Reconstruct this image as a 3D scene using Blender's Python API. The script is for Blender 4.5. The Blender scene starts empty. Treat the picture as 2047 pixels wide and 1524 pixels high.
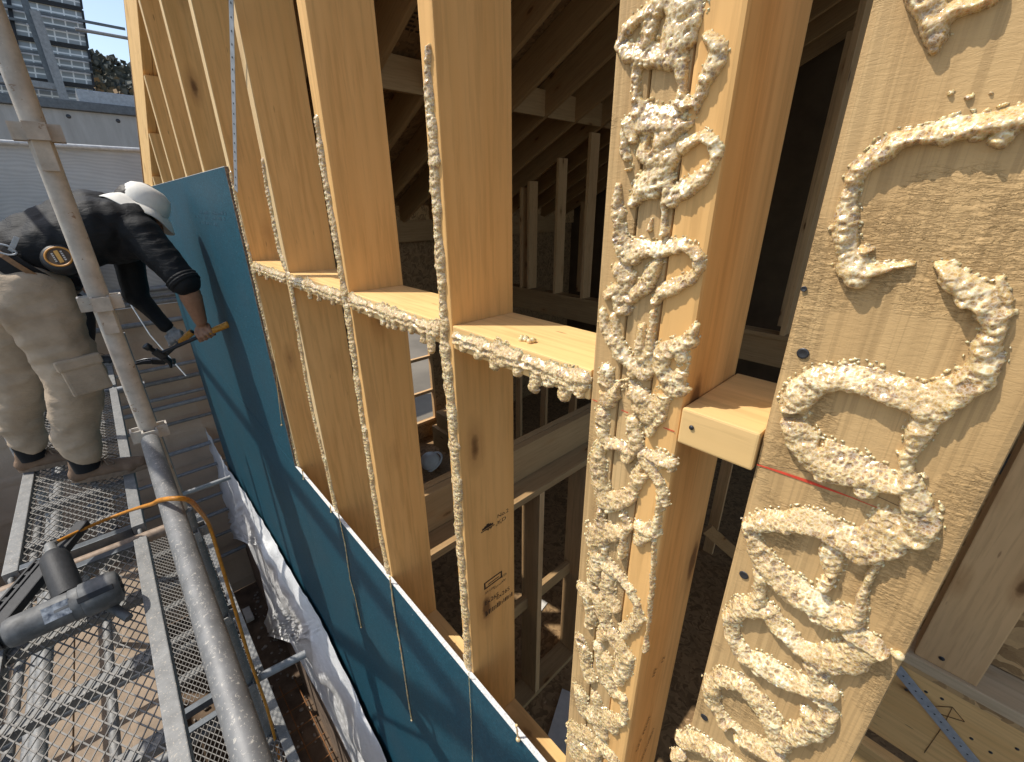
import bpy, bmesh, math, random
import numpy as np
from mathutils import Vector, Matrix, noise as mnoise
random.seed(7)
scene = bpy.context.scene
COL = scene.collection
R = math.radians

# ------------------------------------------------------------------ camera model
F_PX, CX, CY = 855.5, 1023.5, 762.0
def _n(v): return v / np.linalg.norm(v)
_a = _n(np.array([160 - CX, 412 - CY, F_PX]))
_c = np.array([1037 - CX, 2820 - CY, F_PX]); _c = _c - _a * (_a @ _c) / 1.0; _c = _n(_c)
_b = -np.cross(_a, _c)
CAM = np.array([-_a, _b, -_c])            # world axes written in camera axes
WALL = 0.40                                # the outer face of the studs, metres from the camera
def ray(u, v): return CAM @ np.array([(u - CX) / F_PX, (v - CY) / F_PX, 1.0])
def atX(u, v, x): r = ray(u, v); return r * x / r[0]
def atY(u, v, y=WALL): r = ray(u, v); return r * y / r[1]
def atZ(u, v, z): r = ray(u, v); return r * z / r[2]
def pxm(u, v, y=WALL):                     # metres for one pixel on the wall plane
    p = atY(u, v, y); q = atY(u + 1, v, y); s = atY(u, v + 1, y)
    return math.sqrt(abs((q[0] - p[0]) * (s[2] - p[2]) - (q[2] - p[2]) * (s[0] - p[0])))

# ------------------------------------------------------------------ object helpers
def tag(o, label=None, cat=None, group=None, kind=None):
    if label: o['label'] = label
    if cat: o['category'] = cat
    if group: o['group'] = group
    if kind: o['kind'] = kind
    return o
def empty(name, loc, label=None, cat=None, group=None, rot=(0, 0, 0)):
    o = bpy.data.objects.new(name, None); COL.objects.link(o)
    o.location = Vector(loc); o.rotation_euler = rot; o.empty_display_size = .05
    return tag(o, label, cat, group)
def link_mesh(name, me, mat, parent=None, loc=None):
    o = bpy.data.objects.new(name, me); COL.objects.link(o)
    if mat: me.materials.append(mat)
    if parent: o.parent = parent
    if loc is not None: o.location = Vector(loc)
    return o
def root_of(o):
    v = Vector((0, 0, 0))
    while o: v += o.location; o = o.parent
    return v

class MB:
    """collects boxes, tubes and lathes in world metres; build() links them as ONE mesh"""
    def __init__(s): s.v = []; s.f = []; s.sm = []
    def add(s, vs, fs, smooth=False):
        n = len(s.v); s.v += [tuple(map(float, p)) for p in vs]
        for f in fs: s.f.append([i + n for i in f]); s.sm.append(smooth)
        return s
    def box(s, x0, x1, y0, y1, z0, z1, bev=0.0, M=None):
        bm = bmesh.new(); bmesh.ops.create_cube(bm, size=1)
        for v in bm.verts:
            v.co = Vector(((x0 + x1) / 2 + v.co.x * (x1 - x0), (y0 + y1) / 2 + v.co.y * (y1 - y0), (z0 + z1) / 2 + v.co.z * (z1 - z0)))
        if bev: bmesh.ops.bevel(bm, geom=bm.edges[:], offset=bev, segments=2, affect='EDGES', profile=.6)
        if M is not None: bmesh.ops.transform(bm, matrix=M, verts=bm.verts)
        bm.verts.index_update()
        s.add([v.co[:] for v in bm.verts], [[v.index for v in f.verts] for f in bm.faces]); bm.free(); return s
    def bar(s, p, q, w, h, up=(0, 0, 1), bev=0.0):
        p, q = Vector(p), Vector(q); d = q - p; L = d.length; d.normalize(); u = Vector(up)
        x = d.cross(u); x.normalize(); u = x.cross(d)
        M = Matrix(((x.x, d.x, u.x, p.x), (x.y, d.y, u.y, p.y), (x.z, d.z, u.z, p.z), (0, 0, 0, 1)))
        return s.box(-w / 2, w / 2, 0, L, -h / 2, h / 2, bev, M)
    def tube(s, pts, r, n=14, cap=True, smooth=True):
        pts = [Vector(p) for p in pts]; N = len(pts)
        rs = r if isinstance(r, (list, tuple)) else [r] * N
        t0 = (pts[1] - pts[0]).normalized(); a = t0.orthogonal().normalized()
        vs = []; fs = []
        for i, p in enumerate(pts):
            t = (pts[min(i + 1, N - 1)] - pts[max(i - 1, 0)]).normalized()
            a = (a - t * a.dot(t)).normalized(); b = t.cross(a)
            for k in range(n):
                g = 2 * math.pi * k / n; vs.append(p + (a * math.cos(g) + b * math.sin(g)) * rs[i])
        for i in range(N - 1):
            for k in range(n): fs.append([i * n + k, i * n + (k + 1) % n, (i + 1) * n + (k + 1) % n, (i + 1) * n + k])
        s.add(vs, fs, smooth)
        if cap: s.add(vs[:n], [list(range(n))[::-1]]); s.add(vs[-n:], [list(range(n))])
        return s
    def lathe(s, prof, M, n=28, smooth=True):     # prof: (radius, height) about local Z
        vs = []; fs = []
        for r, h in prof:
            for k in range(n):
                g = 2 * math.pi * k / n; vs.append(M @ Vector((r * math.cos(g), r * math.sin(g), h)))
        for i in range(len(prof) - 1):
            for k in range(n): fs.append([i * n + k, i * n + (k + 1) % n, (i + 1) * n + (k + 1) % n, (i + 1) * n + k])
        return s.add(vs, fs, smooth)
    def sphere(s, c, r, seg=12, sc=(1, 1, 1)):
        c = Vector(c)
        prof = [(r * math.sin(math.pi * i / seg) + 1e-5, -r * math.cos(math.pi * i / seg)) for i in range(seg + 1)]
        return s.lathe(prof, Matrix.Translation(c) @ Matrix.Diagonal((*sc, 1)), n=seg + 4)
    def poly(s, pts): return s.add(pts, [list(range(len(pts)))])
    def build(s, name, mat, parent=None, origin=None):
        me = bpy.data.meshes.new(name)
        off = root_of(parent) if parent else Vector(origin if origin is not None else (0, 0, 0))
        me.from_pydata([(x - off.x, y - off.y, z - off.z) for x, y, z in s.v], [], s.f)
        me.polygons.foreach_set('use_smooth', s.sm); me.update()
        if mat and mat.name == 'spray_foam': a = me.attributes.new('tone', 'FLOAT', 'POINT'); a.data.foreach_set('value', [.62] * len(me.vertices))
        return link_mesh(name, me, mat, parent, None if parent else off)

def frame_to(p, d, up=(0, 0, 1)):                 # local Z along d at p
    d = Vector(d).normalized(); u = Vector(up); x = u.cross(d)
    if x.length < 1e-4: x = Vector((1, 0, 0)).cross(d)
    x.normalize(); y = d.cross(x)
    return Matrix(((x.x, y.x, d.x, p[0]), (x.y, y.y, d.y, p[1]), (x.z, y.z, d.z, p[2]), (0, 0, 0, 1)))

# ------------------------------------------------------------------ materials
def newmat(name):
    m = bpy.data.materials.new(name); m.use_nodes = True
    nt = m.node_tree; b = nt.nodes['Principled BSDF']
    return m, nt, b
class NT:
    def __init__(s, nt): s.nt = nt
    def n(s, t, **kw):
        x = s.nt.nodes.new(t)
        for k, v in kw.items():
            if k in x.inputs: x.inputs[k].default_value = v
            else: setattr(x, k, v)
        return x
    def l(s, a, b): s.nt.links.new(a, b)
    def coords(s, scale=(1, 1, 1), rnd=True, out='Object'):
        tc = s.n('ShaderNodeTexCoord'); mp = s.n('ShaderNodeMapping'); mp.inputs['Scale'].default_value = scale
        if rnd:
            oi = s.n('ShaderNodeObjectInfo'); mu = s.n('ShaderNodeVectorMath', operation='SCALE'); mu.inputs[3].default_value = 37.0
            cb = s.n('ShaderNodeCombineXYZ'); s.l(oi.outputs['Random'], cb.inputs[0]); s.l(oi.outputs['Random'], cb.inputs[1]); s.l(oi.outputs['Random'], cb.inputs[2])
            s.l(cb.outputs[0], mu.inputs[0]); ad = s.n('ShaderNodeVectorMath', operation='ADD')
            s.l(tc.outputs[out], ad.inputs[0]); s.l(mu.outputs[0], ad.inputs[1]); s.l(ad.outputs[0], mp.inputs['Vector'])
        else: s.l(tc.outputs[out], mp.inputs['Vector'])
        return mp.outputs[0]
    def noise(s, vec, scale, detail=3, rough=.55, dist=0):
        x = s.n('ShaderNodeTexNoise'); x.inputs['Scale'].default_value = scale; x.inputs['Detail'].default_value = detail
        x.inputs['Roughness'].default_value = rough; x.inputs['Distortion'].default_value = dist; s.l(vec, x.inputs['Vector']); return x.outputs['Fac']
    def ramp(s, fac, stops):
        x = s.n('ShaderNodeValToRGB'); e = x.color_ramp.elements
        while len(e) < len(stops): e.new(.5)
        for i, (p, c) in enumerate(stops): e[i].position = p; e[i].color = (*c, 1) if len(c) == 3 else c
        s.l(fac, x.inputs[0]); return x.outputs[0]
    def mix(s, fac, a, b, mode='MIX'):
        x = s.n('ShaderNodeMix', data_type='RGBA', blend_type=mode)
        for v, i in ((fac, 0), (a, 6), (b, 7)):
            if hasattr(v, 'is_linked'): s.l(v, x.inputs[i])
            elif i == 0: x.inputs[0].default_value = v
            else: x.inputs[i].default_value = (*v, 1)
        return x.outputs[2]
    def math(s, op, a, b=None):
        x = s.n('ShaderNodeMath', operation=op)
        for v, i in ((a, 0), (b, 1)):
            if v is None: continue
            if hasattr(v, 'is_linked'): s.l(v, x.inputs[i])
            else: x.inputs[i].default_value = v
        return x.outputs[0]
    def bump(s, bsdf, h, strength=.3, dist=.002, prev=None):
        x = s.n('ShaderNodeBump'); x.inputs['Strength'].default_value = strength; x.inputs['Distance'].default_value = dist
        s.l(h, x.inputs['Height'])
        if prev: s.l(prev, x.inputs['Normal'])
        s.l(x.outputs[0], bsdf.inputs['Normal']); return x.outputs[0]

def wood(name, axis, light=(.86, .525, .21), dark=(.71, .39, .13), sawn=.25, knots=True, rings=1.0, rough=.62, tear=0.0):
    m, nt, b = newmat(name); t = NT(nt)
    sc = [1, 1, 1]; sc['xyz'.index(axis)] = .06
    v = t.coords(sc)
    n1 = t.noise(v, 95, 4, .6, .3); n2 = t.noise(v, 14, 3, .5, .6)
    w = t.n('ShaderNodeTexWave', wave_type='RINGS', rings_direction=axis.upper()); w.inputs['Scale'].default_value = 17
    w.inputs['Distortion'].default_value = 16; w.inputs['Detail'].default_value = 3; w.inputs['Detail Scale'].default_value = .3; t.l(v, w.inputs['Vector'])
    wl = t.ramp(w.outputs['Fac'], [(.35, (0, 0, 0)), (.95, (1, 1, 1))])
    c = t.ramp(n2, [(.3, dark), (.65, light)])
    c = t.mix(t.math('MULTIPLY', t.math('MULTIPLY', wl, t.ramp(t.noise(t.coords((3, 3, 3)), 3, 3), [(.35, (.1, .1, .1)), (.65, (1, 1, 1))])), .32 * rings), c, tuple(x * .66 for x in dark))
    c = t.mix(t.math('MULTIPLY', t.ramp(n1, [(.38, (1, 1, 1)), (.5, (0, 0, 0))]), .38), c, tuple(x * .62 for x in dark)); c = t.mix(t.math('MULTIPLY', n1, .35), c, tuple(min(1, x * 1.16) for x in light))
    iso = t.coords((1, 1, 1)); blot = t.noise(iso, 5, 2); c = t.mix(t.math('MULTIPLY', blot, .30), c, tuple(x * .8 for x in dark))
    oi = t.n('ShaderNodeObjectInfo'); c = t.mix(t.math('MULTIPLY', oi.outputs['Random'], .28), c, tuple(x * 1.05 for x in dark))
    if knots:
        ks = [9, 9, 9]; ks['xyz'.index(axis)] = 3.2
        kv = t.coords(ks); vo = t.n('ShaderNodeTexVoronoi'); vo.inputs['Scale'].default_value = 1; t.l(kv, vo.inputs['Vector'])
        sp = t.n('ShaderNodeSeparateColor'); t.l(vo.outputs['Color'], sp.inputs[0])
        on = t.math('GREATER_THAN', sp.outputs[0], .38)
        wob = t.math('ADD', vo.outputs['Distance'], t.math('MULTIPLY', t.noise(iso, 60, 2), .06))
        k = t.ramp(wob, [(.10, (1, 1, 1)), (.155, (0, 0, 0))]); k = t.math('MULTIPLY', k, on)
        halo = t.math('MULTIPLY', t.ramp(wob, [(.12, (.55, .55, .55)), (.30, (0, 0, 0))]), on)
        c = t.mix(halo, c, (.36, .18, .065)); c = t.mix(t.math('MULTIPLY', k, .85), c, (.14, .065, .025))
        fs = [70, 70, 70]; fs['xyz'.index(axis)] = 14
        fv = t.coords(fs); fo = t.n('ShaderNodeTexVoronoi'); fo.inputs['Scale'].default_value = 1; t.l(fv, fo.inputs['Vector'])
        fp = t.n('ShaderNodeSeparateColor'); t.l(fo.outputs['Color'], fp.inputs[0])
        fk = t.math('MULTIPLY', t.ramp(fo.outputs['Distance'], [(.10, (1, 1, 1)), (.2, (0, 0, 0))]), t.math('GREATER_THAN', fp.outputs[0], .92))
        c = t.mix(t.math('MULTIPLY', fk, .6), c, (.2, .10, .04))
    t.l(c, b.inputs['Base Color']); b.inputs['Roughness'].default_value = rough; b.inputs['Specular IOR Level'].default_value = .25
    p = t.bump(b, n1, .15, .0004)
    if sawn:
        ss = [150, 150, 150]; ss['xyz'.index(axis)] = 260
        sv = t.coords(ss); s1 = t.noise(sv, 1, 2, .7); s2 = t.noise(t.coords((260, 260, 260)), 1, 2)
        patch = t.ramp(t.noise(t.coords((9, 9, 9)), 1, 3, .6), [(.53, (.05, .05, .05)), (.64, (1, 1, 1))])
        h = t.math('MULTIPLY', t.math('ADD', s1, t.math('MULTIPLY', s2, .7)), patch)
        if tear:
            tm = t.math('MULTIPLY', t.ramp(t.noise(t.coords((90, 90, 330)), 1, 4, .75, .6), [(.44, (1, 1, 1)), (.54, (0, 0, 0))]), patch)
            c = t.mix(t.math('MULTIPLY', tm, .26 * tear), c, tuple(x * .55 for x in dark))
            st = t.ramp(t.noise(t.coords((1, 1, .25)), 9, 5, .7, .8), [(.50, (0, 0, 0)), (.68, (1, 1, 1))]); c = t.mix(t.math('MULTIPLY', st, .26), c, tuple(x * .62 for x in dark))
            gl = t.ramp(t.noise(t.coords((1, 1, .012)), 210, 3, .65), [(.42, (1, 1, 1)), (.5, (0, 0, 0))]); c = t.mix(t.math('MULTIPLY', gl, .34), c, tuple(x * .6 for x in dark))
            t.l(c, b.inputs['Base Color']); h = t.math('SUBTRACT', h, t.math('MULTIPLY', tm, .9))
        t.bump(b, h, sawn, .0011 + .0012 * tear, p)
    return m

def osb(name, base=(.42, .26, .11), dark=(.20, .11, .045)):
    m, nt, b = newmat(name); t = NT(nt); v = t.coords((1, 1, 1))
    w = t.n('ShaderNodeVectorMath', operation='ADD'); nn = t.n('ShaderNodeTexNoise'); nn.inputs['Scale'].default_value = 9; t.l(v, nn.inputs['Vector'])
    sc = t.n('ShaderNodeVectorMath', operation='SCALE'); sc.inputs[3].default_value = .22; t.l(nn.outputs['Color'], sc.inputs[0]); t.l(v, w.inputs[0]); t.l(sc.outputs[0], w.inputs[1])
    a = t.n('ShaderNodeTexVoronoi', feature='F1'); a.inputs['Scale'].default_value = 34; t.l(w.outputs[0], a.inputs['Vector'])
    sp = t.n('ShaderNodeSeparateColor'); t.l(a.outputs['Color'], sp.inputs[0])
    f = t.noise(v, 160, 3)
    c = t.ramp(t.math('ADD', t.math('MULTIPLY', sp.outputs[0], .7), t.math('MULTIPLY', f, .3)), [(.15, dark), (.55, base), (.95, tuple(min(1, x * 1.35) for x in base))])
    t.l(c, b.inputs['Base Color']); b.inputs['Roughness'].default_value = .7; t.bump(b, t.math('ADD', sp.outputs[0], f), .3, .0008)
    return m

def plain(name, col, rough=.6, metal=0, var=.25, scale=30, bump=.0, spec=.4, col2=None, rnd=True):
    m, nt, b = newmat(name); t = NT(nt); v = t.coords((1, 1, 1), rnd)
    n = t.noise(v, scale, 4, .6)
    c2 = col2 or tuple(x * (1 - var) for x in col)
    c = t.ramp(n, [(.35, c2), (.65, col)]); t.l(c, b.inputs['Base Color'])
    b.inputs['Roughness'].default_value = rough; b.inputs['Metallic'].default_value = metal; b.inputs['Specular IOR Level'].default_value = spec
    if bump: t.bump(b, t.noise(v, scale * 4, 3), bump, .003)
    return m

def pipe_mat(name, col, fleck, flecks=.5, rough=.42, metal=.55, rust=None):
    m, nt, b = newmat(name); t = NT(nt); v = t.coords((1, 1, 1))
    n = t.noise(v, 22, 5, .65); c = t.ramp(n, [(.3, tuple(x * .62 for x in col)), (.7, col)])
    k = t.noise(v, 150, 8, .78, .3); hi = .655 - .09 * flecks
    fm = t.ramp(k, [(hi, (0, 0, 0)), (hi + .03, (1, 1, 1))]); c = t.mix(fm, c, fleck)
    if rust:
        k2 = t.noise(v, 38, 5, .7, .5); fr = t.ramp(k2, [(.64, (0, 0, 0)), (.66, (1, 1, 1))]); c = t.mix(fr, c, rust)
        st = t.noise(v, 6, 4, .6); c = t.mix(t.math('MULTIPLY', t.ramp(st, [(.45, (0, 0, 0)), (.7, (1, 1, 1))]), .45), c, tuple(x * 1.2 for x in rust))
    t.l(c, b.inputs['Base Color']); b.inputs['Roughness'].default_value = rough
    t.l(t.math('MULTIPLY', t.math('SUBTRACT', 1.0, fm), metal), b.inputs['Metallic'])
    t.bump(b, t.math('ADD', k, t.math('MULTIPLY', n, .5)), .25, .0006); return m

W_Z = wood('spruce_upright', 'z'); W_X = wood('spruce_lengthwise', 'x', light=(.90, .60, .265), dark=(.77, .465, .18)); W_Y = wood('spruce_crosswise', 'y')
W_ROUGH = wood('spruce_rough_sawn', 'z', light=(.66, .45, .215), dark=(.52, .325, .14), sawn=.7, knots=False, rings=1.0, tear=1.0)
W_GREY = wood('spruce_weathered', 'x', light=(.88, .60, .27), dark=(.66, .41, .16), sawn=.4, knots=False, rings=1.5)
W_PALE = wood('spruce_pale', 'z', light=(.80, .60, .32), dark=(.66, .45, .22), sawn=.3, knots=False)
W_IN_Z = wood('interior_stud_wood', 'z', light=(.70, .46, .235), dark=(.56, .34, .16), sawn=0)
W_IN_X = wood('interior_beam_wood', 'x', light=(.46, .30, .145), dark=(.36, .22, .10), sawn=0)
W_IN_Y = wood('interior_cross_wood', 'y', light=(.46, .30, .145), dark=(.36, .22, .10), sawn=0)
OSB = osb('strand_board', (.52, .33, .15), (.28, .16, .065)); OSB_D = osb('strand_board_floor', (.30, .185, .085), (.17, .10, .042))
GALV = pipe_mat('galvanised_pipe', (.21, .21, .21), (.42, .39, .34), .9, .58, .30)
GALV_D = pipe_mat('galvanised_pipe_worn', (.25, .25, .245), (.48, .42, .34), .85, .6, .3)
GALV_B = pipe_mat('galvanised_pipe_bright', (.34, .35, .36), (.48, .47, .45), .5, .6, .25)
STEELD = pipe_mat('dark_weathered_steel', (.15, .165, .18), (.35, .34, .32), .3)
PAINTW = pipe_mat('chipped_white_paint', (.60, .545, .47), (.66, .62, .56), .2, .5, 0.0, rust=(.26, .18, .125))
MESHM = pipe_mat('deck_mesh_steel', (.21, .195, .175), (.33, .31, .27), .35, .6, .2)
NAILM = plain('nail_steel', (.07, .07, .075), .4, .6)
STRAPM = plain('zinc_strap', (.46, .49, .52), .45, .15, .2, 60)
BLACK = plain('black_plastic', (.022, .022, .024), .5, 0, .3, 40, .1)
ORANGE = plain('orange_rubber', (.62, .25, .025), .5, 0, .35, 60)
INK = plain('stamp_ink', (.055, .035, .022), .8, 0, .3, 300)
RED = plain('red_chalk', (.72, .075, .035), .8, 0, .2, 200)
# ------------------------------------------------------------------ sprayed foam
def foam_mat():
    m, nt, b = newmat('spray_foam'); t = NT(nt)
    at = t.n('ShaderNodeAttribute'); at.attribute_name = 'tone'
    v = t.coords((1, 1, 1)); big = t.noise(v, 36, 4); fine = t.noise(v, 420, 3, .6)
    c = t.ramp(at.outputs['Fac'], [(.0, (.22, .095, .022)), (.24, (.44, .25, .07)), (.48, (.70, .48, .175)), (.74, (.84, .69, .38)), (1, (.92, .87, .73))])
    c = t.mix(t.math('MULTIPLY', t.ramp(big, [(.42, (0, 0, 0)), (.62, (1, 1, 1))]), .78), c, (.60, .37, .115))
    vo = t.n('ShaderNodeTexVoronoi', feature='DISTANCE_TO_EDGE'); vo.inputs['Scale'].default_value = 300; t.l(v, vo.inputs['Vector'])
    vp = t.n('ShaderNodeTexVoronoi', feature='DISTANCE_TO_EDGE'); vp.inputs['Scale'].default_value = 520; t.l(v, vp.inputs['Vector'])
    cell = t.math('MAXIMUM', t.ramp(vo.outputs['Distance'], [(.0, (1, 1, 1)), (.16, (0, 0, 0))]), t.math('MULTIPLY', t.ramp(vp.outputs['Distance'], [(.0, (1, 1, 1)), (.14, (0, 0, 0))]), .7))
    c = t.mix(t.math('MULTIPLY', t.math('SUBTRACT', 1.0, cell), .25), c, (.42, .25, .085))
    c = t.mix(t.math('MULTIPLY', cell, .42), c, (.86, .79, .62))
    t.l(c, b.inputs['Base Color']); b.inputs['Roughness'].default_value = .2; b.inputs['Specular IOR Level'].default_value = .6; b.inputs['Coat Weight'].default_value = .8; b.inputs['Coat Roughness'].default_value = .06
    b.inputs['Subsurface Weight'].default_value = .45; b.inputs['Subsurface Radius'].default_value = (1.0, .62, .25); b.inputs['Subsurface Scale'].default_value = .006
    t.bump(b, cell, .18, .0004); return m
FOAM = foam_mat()

def vnoise(X, Z, s, rng):
    n = 64; L = rng.random((n, n)); x = X / s; z = Z / s
    xi = np.floor(x).astype(int); zi = np.floor(z).astype(int); fx = x - xi; fz = z - zi
    fx = fx * fx * (3 - 2 * fx); fz = fz * fz * (3 - 2 * fz)
    g = lambda i, j: L[i % n, j % n]
    return ((g(xi, zi) * (1 - fx) + g(xi + 1, zi) * fx) * (1 - fz) + (g(xi, zi + 1) * (1 - fx) + g(xi + 1, zi + 1) * fx) * fz) * 2 - 1
def worley(X, Z, s, rng):
    n = 64; PX = rng.random((n, n)); PZ = rng.random((n, n)); ID = rng.random((n, n)); x = X / s; z = Z / s
    xi = np.floor(x).astype(int); zi = np.floor(z).astype(int)
    f1 = np.full(X.shape, 9.); f2 = np.full(X.shape, 9.); idd = np.zeros(X.shape)
    for i in (-1, 0, 1):
        for j in (-1, 0, 1):
            a = (xi + i) % n; b = (zi + j) % n
            d = np.hypot(xi + i + .15 + .7 * PX[a, b] - x, zi + j + .15 + .7 * PZ[a, b] - z)
            nr = d < f1; f2 = np.where(nr, f1, np.minimum(f2, d)); idd = np.where(nr, ID[a, b], idd); f1 = np.where(nr, d, f1)
    return f1, f2, idd

def foam_mesh(name, strokes, res, seed, parent, T=.011, free=False, ybase=WALL, big=1.0, warp=1.0, beads=True, holes=.66, lobes=.5, rough=1.0):
    """strokes: lists of (x, z, radius) in metres on the wall plane. A bubbly relief, thicker along its lower side."""
    rng = np.random.default_rng(seed); lr = random.Random(seed)
    if lobes:
        ex = []
        for s in strokes:
            for (ax, az, ar), (bx, bz, br) in zip(s[:-1], s[1:]):
                L = math.hypot(bx - ax, bz - az); flat = abs(bx - ax) / (L + 1e-9)
                for k in range(int(L / .011) + 1):
                    if lr.random() < lobes * .55 * (.2 + .8 * flat):
                        f = lr.random(); r = ar + (br - ar) * f; q = lr.uniform(.45, .75) * r; dn = lr.uniform(.4, .8) * r
                        x = ax + (bx - ax) * f + lr.uniform(-.3, .3) * r; z = az + (bz - az) * f
                        ex.append([(x, z - dn * .4, q * 1.3), (x + lr.uniform(-.1, .1) * r, z - dn, q)])
        strokes = strokes + ex
    A = [p for s in strokes for p in s]; mg = .012
    x0, x1 = min(p[0] - p[2] for p in A) - mg, max(p[0] + p[2] for p in A) + mg
    z0, z1 = min(p[1] - p[2] for p in A) - mg, max(p[1] + p[2] for p in A) + mg
    xs = np.arange(x0, x1, res); zs = np.arange(z0, z1, res); X, Z = np.meshgrid(xs, zs, indexing='ij')
    Xw = X + warp * (.0016 * vnoise(X, Z, .012, rng) + .0007 * vnoise(X, Z, .005, rng)); Zw = Z + warp * (.0016 * vnoise(X, Z, .013, rng) + .0007 * vnoise(X, Z, .005, rng))
    RM = 1 + .24 * vnoise(X, Z, .021, rng) + .07 * vnoise(X, Z, .008, rng); H = np.zeros(X.shape); TT = np.full(X.shape, 9.); DZ = np.zeros(X.shape)
    for s in strokes:
        segs = list(zip(s[:-1], s[1:])) if len(s) > 1 else [(s[0], s[0])]
        for (ax, az, ar), (bx, bz, br) in segs:
            rm = max(ar, br) * 1.5 + .007
            i0, i1 = np.searchsorted(xs, [min(ax, bx) - rm, max(ax, bx) + rm]); j0, j1 = np.searchsorted(zs, [min(az, bz) - rm, max(az, bz) + rm])
            if i1 <= i0 or j1 <= j0: continue
            sl = (slice(i0, i1), slice(j0, j1)); x = Xw[sl]; z = Zw[sl]
            dx, dz = bx - ax, bz - az; LL = dx * dx + dz * dz
            u = np.clip(((x - ax) * dx + (z - az) * dz) / LL, 0, 1) if LL > 1e-12 else np.zeros(x.shape)
            r = (ar + (br - ar) * u) * RM[sl]; px = ax + dx * u; pz = az + dz * u
            t = np.hypot(x - px, z - pz) / r; side = (z - pz) / r
            h = np.minimum(r * 1.75, T) * np.sqrt(np.clip(1 - t ** 2.5, 0, 1)) * (.70 - .56 * np.clip(side, -1, 1))
            upd = h > H[sl]; H[sl] = np.where(upd, h, H[sl])
            m = t < TT[sl]; TT[sl] = np.where(m, t, TT[sl]); DZ[sl] = np.where(m, side, DZ[sl])
    hole = np.clip((vnoise(X, Z, .017, rng) - holes) / .10, 0, 1); H = H * (1 - hole); H = np.where(H < .0006, 0, H)
    body = H > 1e-6
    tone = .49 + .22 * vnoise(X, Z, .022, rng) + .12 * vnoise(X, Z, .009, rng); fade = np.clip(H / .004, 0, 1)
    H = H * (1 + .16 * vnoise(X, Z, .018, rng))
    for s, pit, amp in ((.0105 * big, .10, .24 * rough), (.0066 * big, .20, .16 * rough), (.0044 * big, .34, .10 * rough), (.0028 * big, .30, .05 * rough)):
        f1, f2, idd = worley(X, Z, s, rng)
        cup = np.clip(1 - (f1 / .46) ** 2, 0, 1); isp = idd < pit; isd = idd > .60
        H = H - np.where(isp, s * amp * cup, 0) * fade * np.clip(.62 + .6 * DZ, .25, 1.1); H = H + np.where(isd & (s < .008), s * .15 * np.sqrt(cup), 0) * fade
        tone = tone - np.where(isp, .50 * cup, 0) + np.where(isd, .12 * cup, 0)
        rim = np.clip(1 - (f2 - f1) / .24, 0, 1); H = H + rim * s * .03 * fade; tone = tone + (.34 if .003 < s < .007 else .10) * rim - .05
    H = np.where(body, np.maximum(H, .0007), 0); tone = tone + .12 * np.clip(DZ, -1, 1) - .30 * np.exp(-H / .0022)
    if beads:
        for s, th in ((.0044 * big, .62), (.0030 * big, .55)):
            f1, f2, idd = worley(X, Z, s, rng)
            near = (~body) & (TT < 1.28) & (DZ > -.05) & (idd > th)
            d = np.where(near, s * .42 * np.sqrt(np.clip(1 - (f1 / .42) ** 2, 0, 1)), 0); H = np.maximum(H, d); tone = np.where(d > 0, .62, tone)
    M = H > 1e-6
    Q = M[:-1, :-1] | M[1:, :-1] | M[1:, 1:] | M[:-1, 1:]
    V = np.zeros(M.shape, bool); V[:-1, :-1] |= Q; V[1:, :-1] |= Q; V[1:, 1:] |= Q; V[:-1, 1:] |= Q
    idx = np.full(M.shape, -1); idx[V] = np.arange(V.sum())
    Y = np.where(M, ybase - H, ybase + (.0 if free else .0012))
    co = np.stack([X[V], Y[V], Z[V]], 1); tn = np.clip(tone[V], 0, 1)
    q = np.stack([idx[:-1, :-1][Q], idx[1:, :-1][Q], idx[1:, 1:][Q], idx[:-1, 1:][Q]], 1)
    if free:
        n = len(co); Yb = np.where(M, ybase + .55 * H, ybase); co = np.concatenate([co, np.stack([X[V], Yb[V], Z[V]], 1)]); tn = np.concatenate([tn, tn])
        q = np.concatenate([q, q[:, ::-1] + n])
    off = root_of(parent) if parent else Vector((co[:, 0].mean(), ybase, co[:, 2].min()))
    co = co - np.array(off)
    me = bpy.data.meshes.new(name); me.from_pydata(co.tolist(), [], q.tolist())
    me.polygons.foreach_set('use_smooth', [True] * len(q)); a = me.attributes.new('tone', 'FLOAT', 'POINT'); a.data.foreach_set('value', tn.astype(np.float32)); me.update()
    return link_mesh(name, me, FOAM, parent, None if parent else off)

FOAM_KINDS = ('foam_thread', 'foam_blob')
def pxs(*strokes, y=WALL, grow=1.06):
    out = []
    for s in strokes:
        o = []
        for u, v, r in s:
            p = atY(u, v, y); o.append((p[0], p[2], r * pxm(u, v, y) * grow))
        out.append(o)
    return out
# ------------------------------------------------------------------ the open stud wall
ORD = ['first', 'second', 'third', 'fourth', 'fifth', 'sixth', 'seventh', 'eighth', 'ninth', 'tenth', 'eleventh', 'twelfth', 'thirteenth', 'fourteenth', 'fifteenth', 'sixteenth', 'seventeenth', 'eighteenth']
def board(name, x0, x1, y0, y1, z0, z1, mat, label=None, cat=None, group=None, bev=.0025, parent=None):
    o = MB().box(x0, x1, y0, y1, z0, z1, bev).build(name, mat, parent, ((x0 + x1) / 2, (y0 + y1) / 2, z0))
    return tag(o, label, cat, group)
RIM0, RIMS = 2.15, .505                        # underside of the sloping rim board: z = RIM0 + RIMS * x
Y0, Y1 = WALL, WALL + .14
PLATE = -1.32
STUDS = []
slab = {-.594: ('framing stud with black grade stamps and a foam bead down its front edge', .019),
        -1.000: ('framing stud with a foamed edge and dark gap, next left of the stamped stud', .0205),
        -1.415: ('framing stud with round knots and a foam bead, second left of the stamped stud', .019)}
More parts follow.
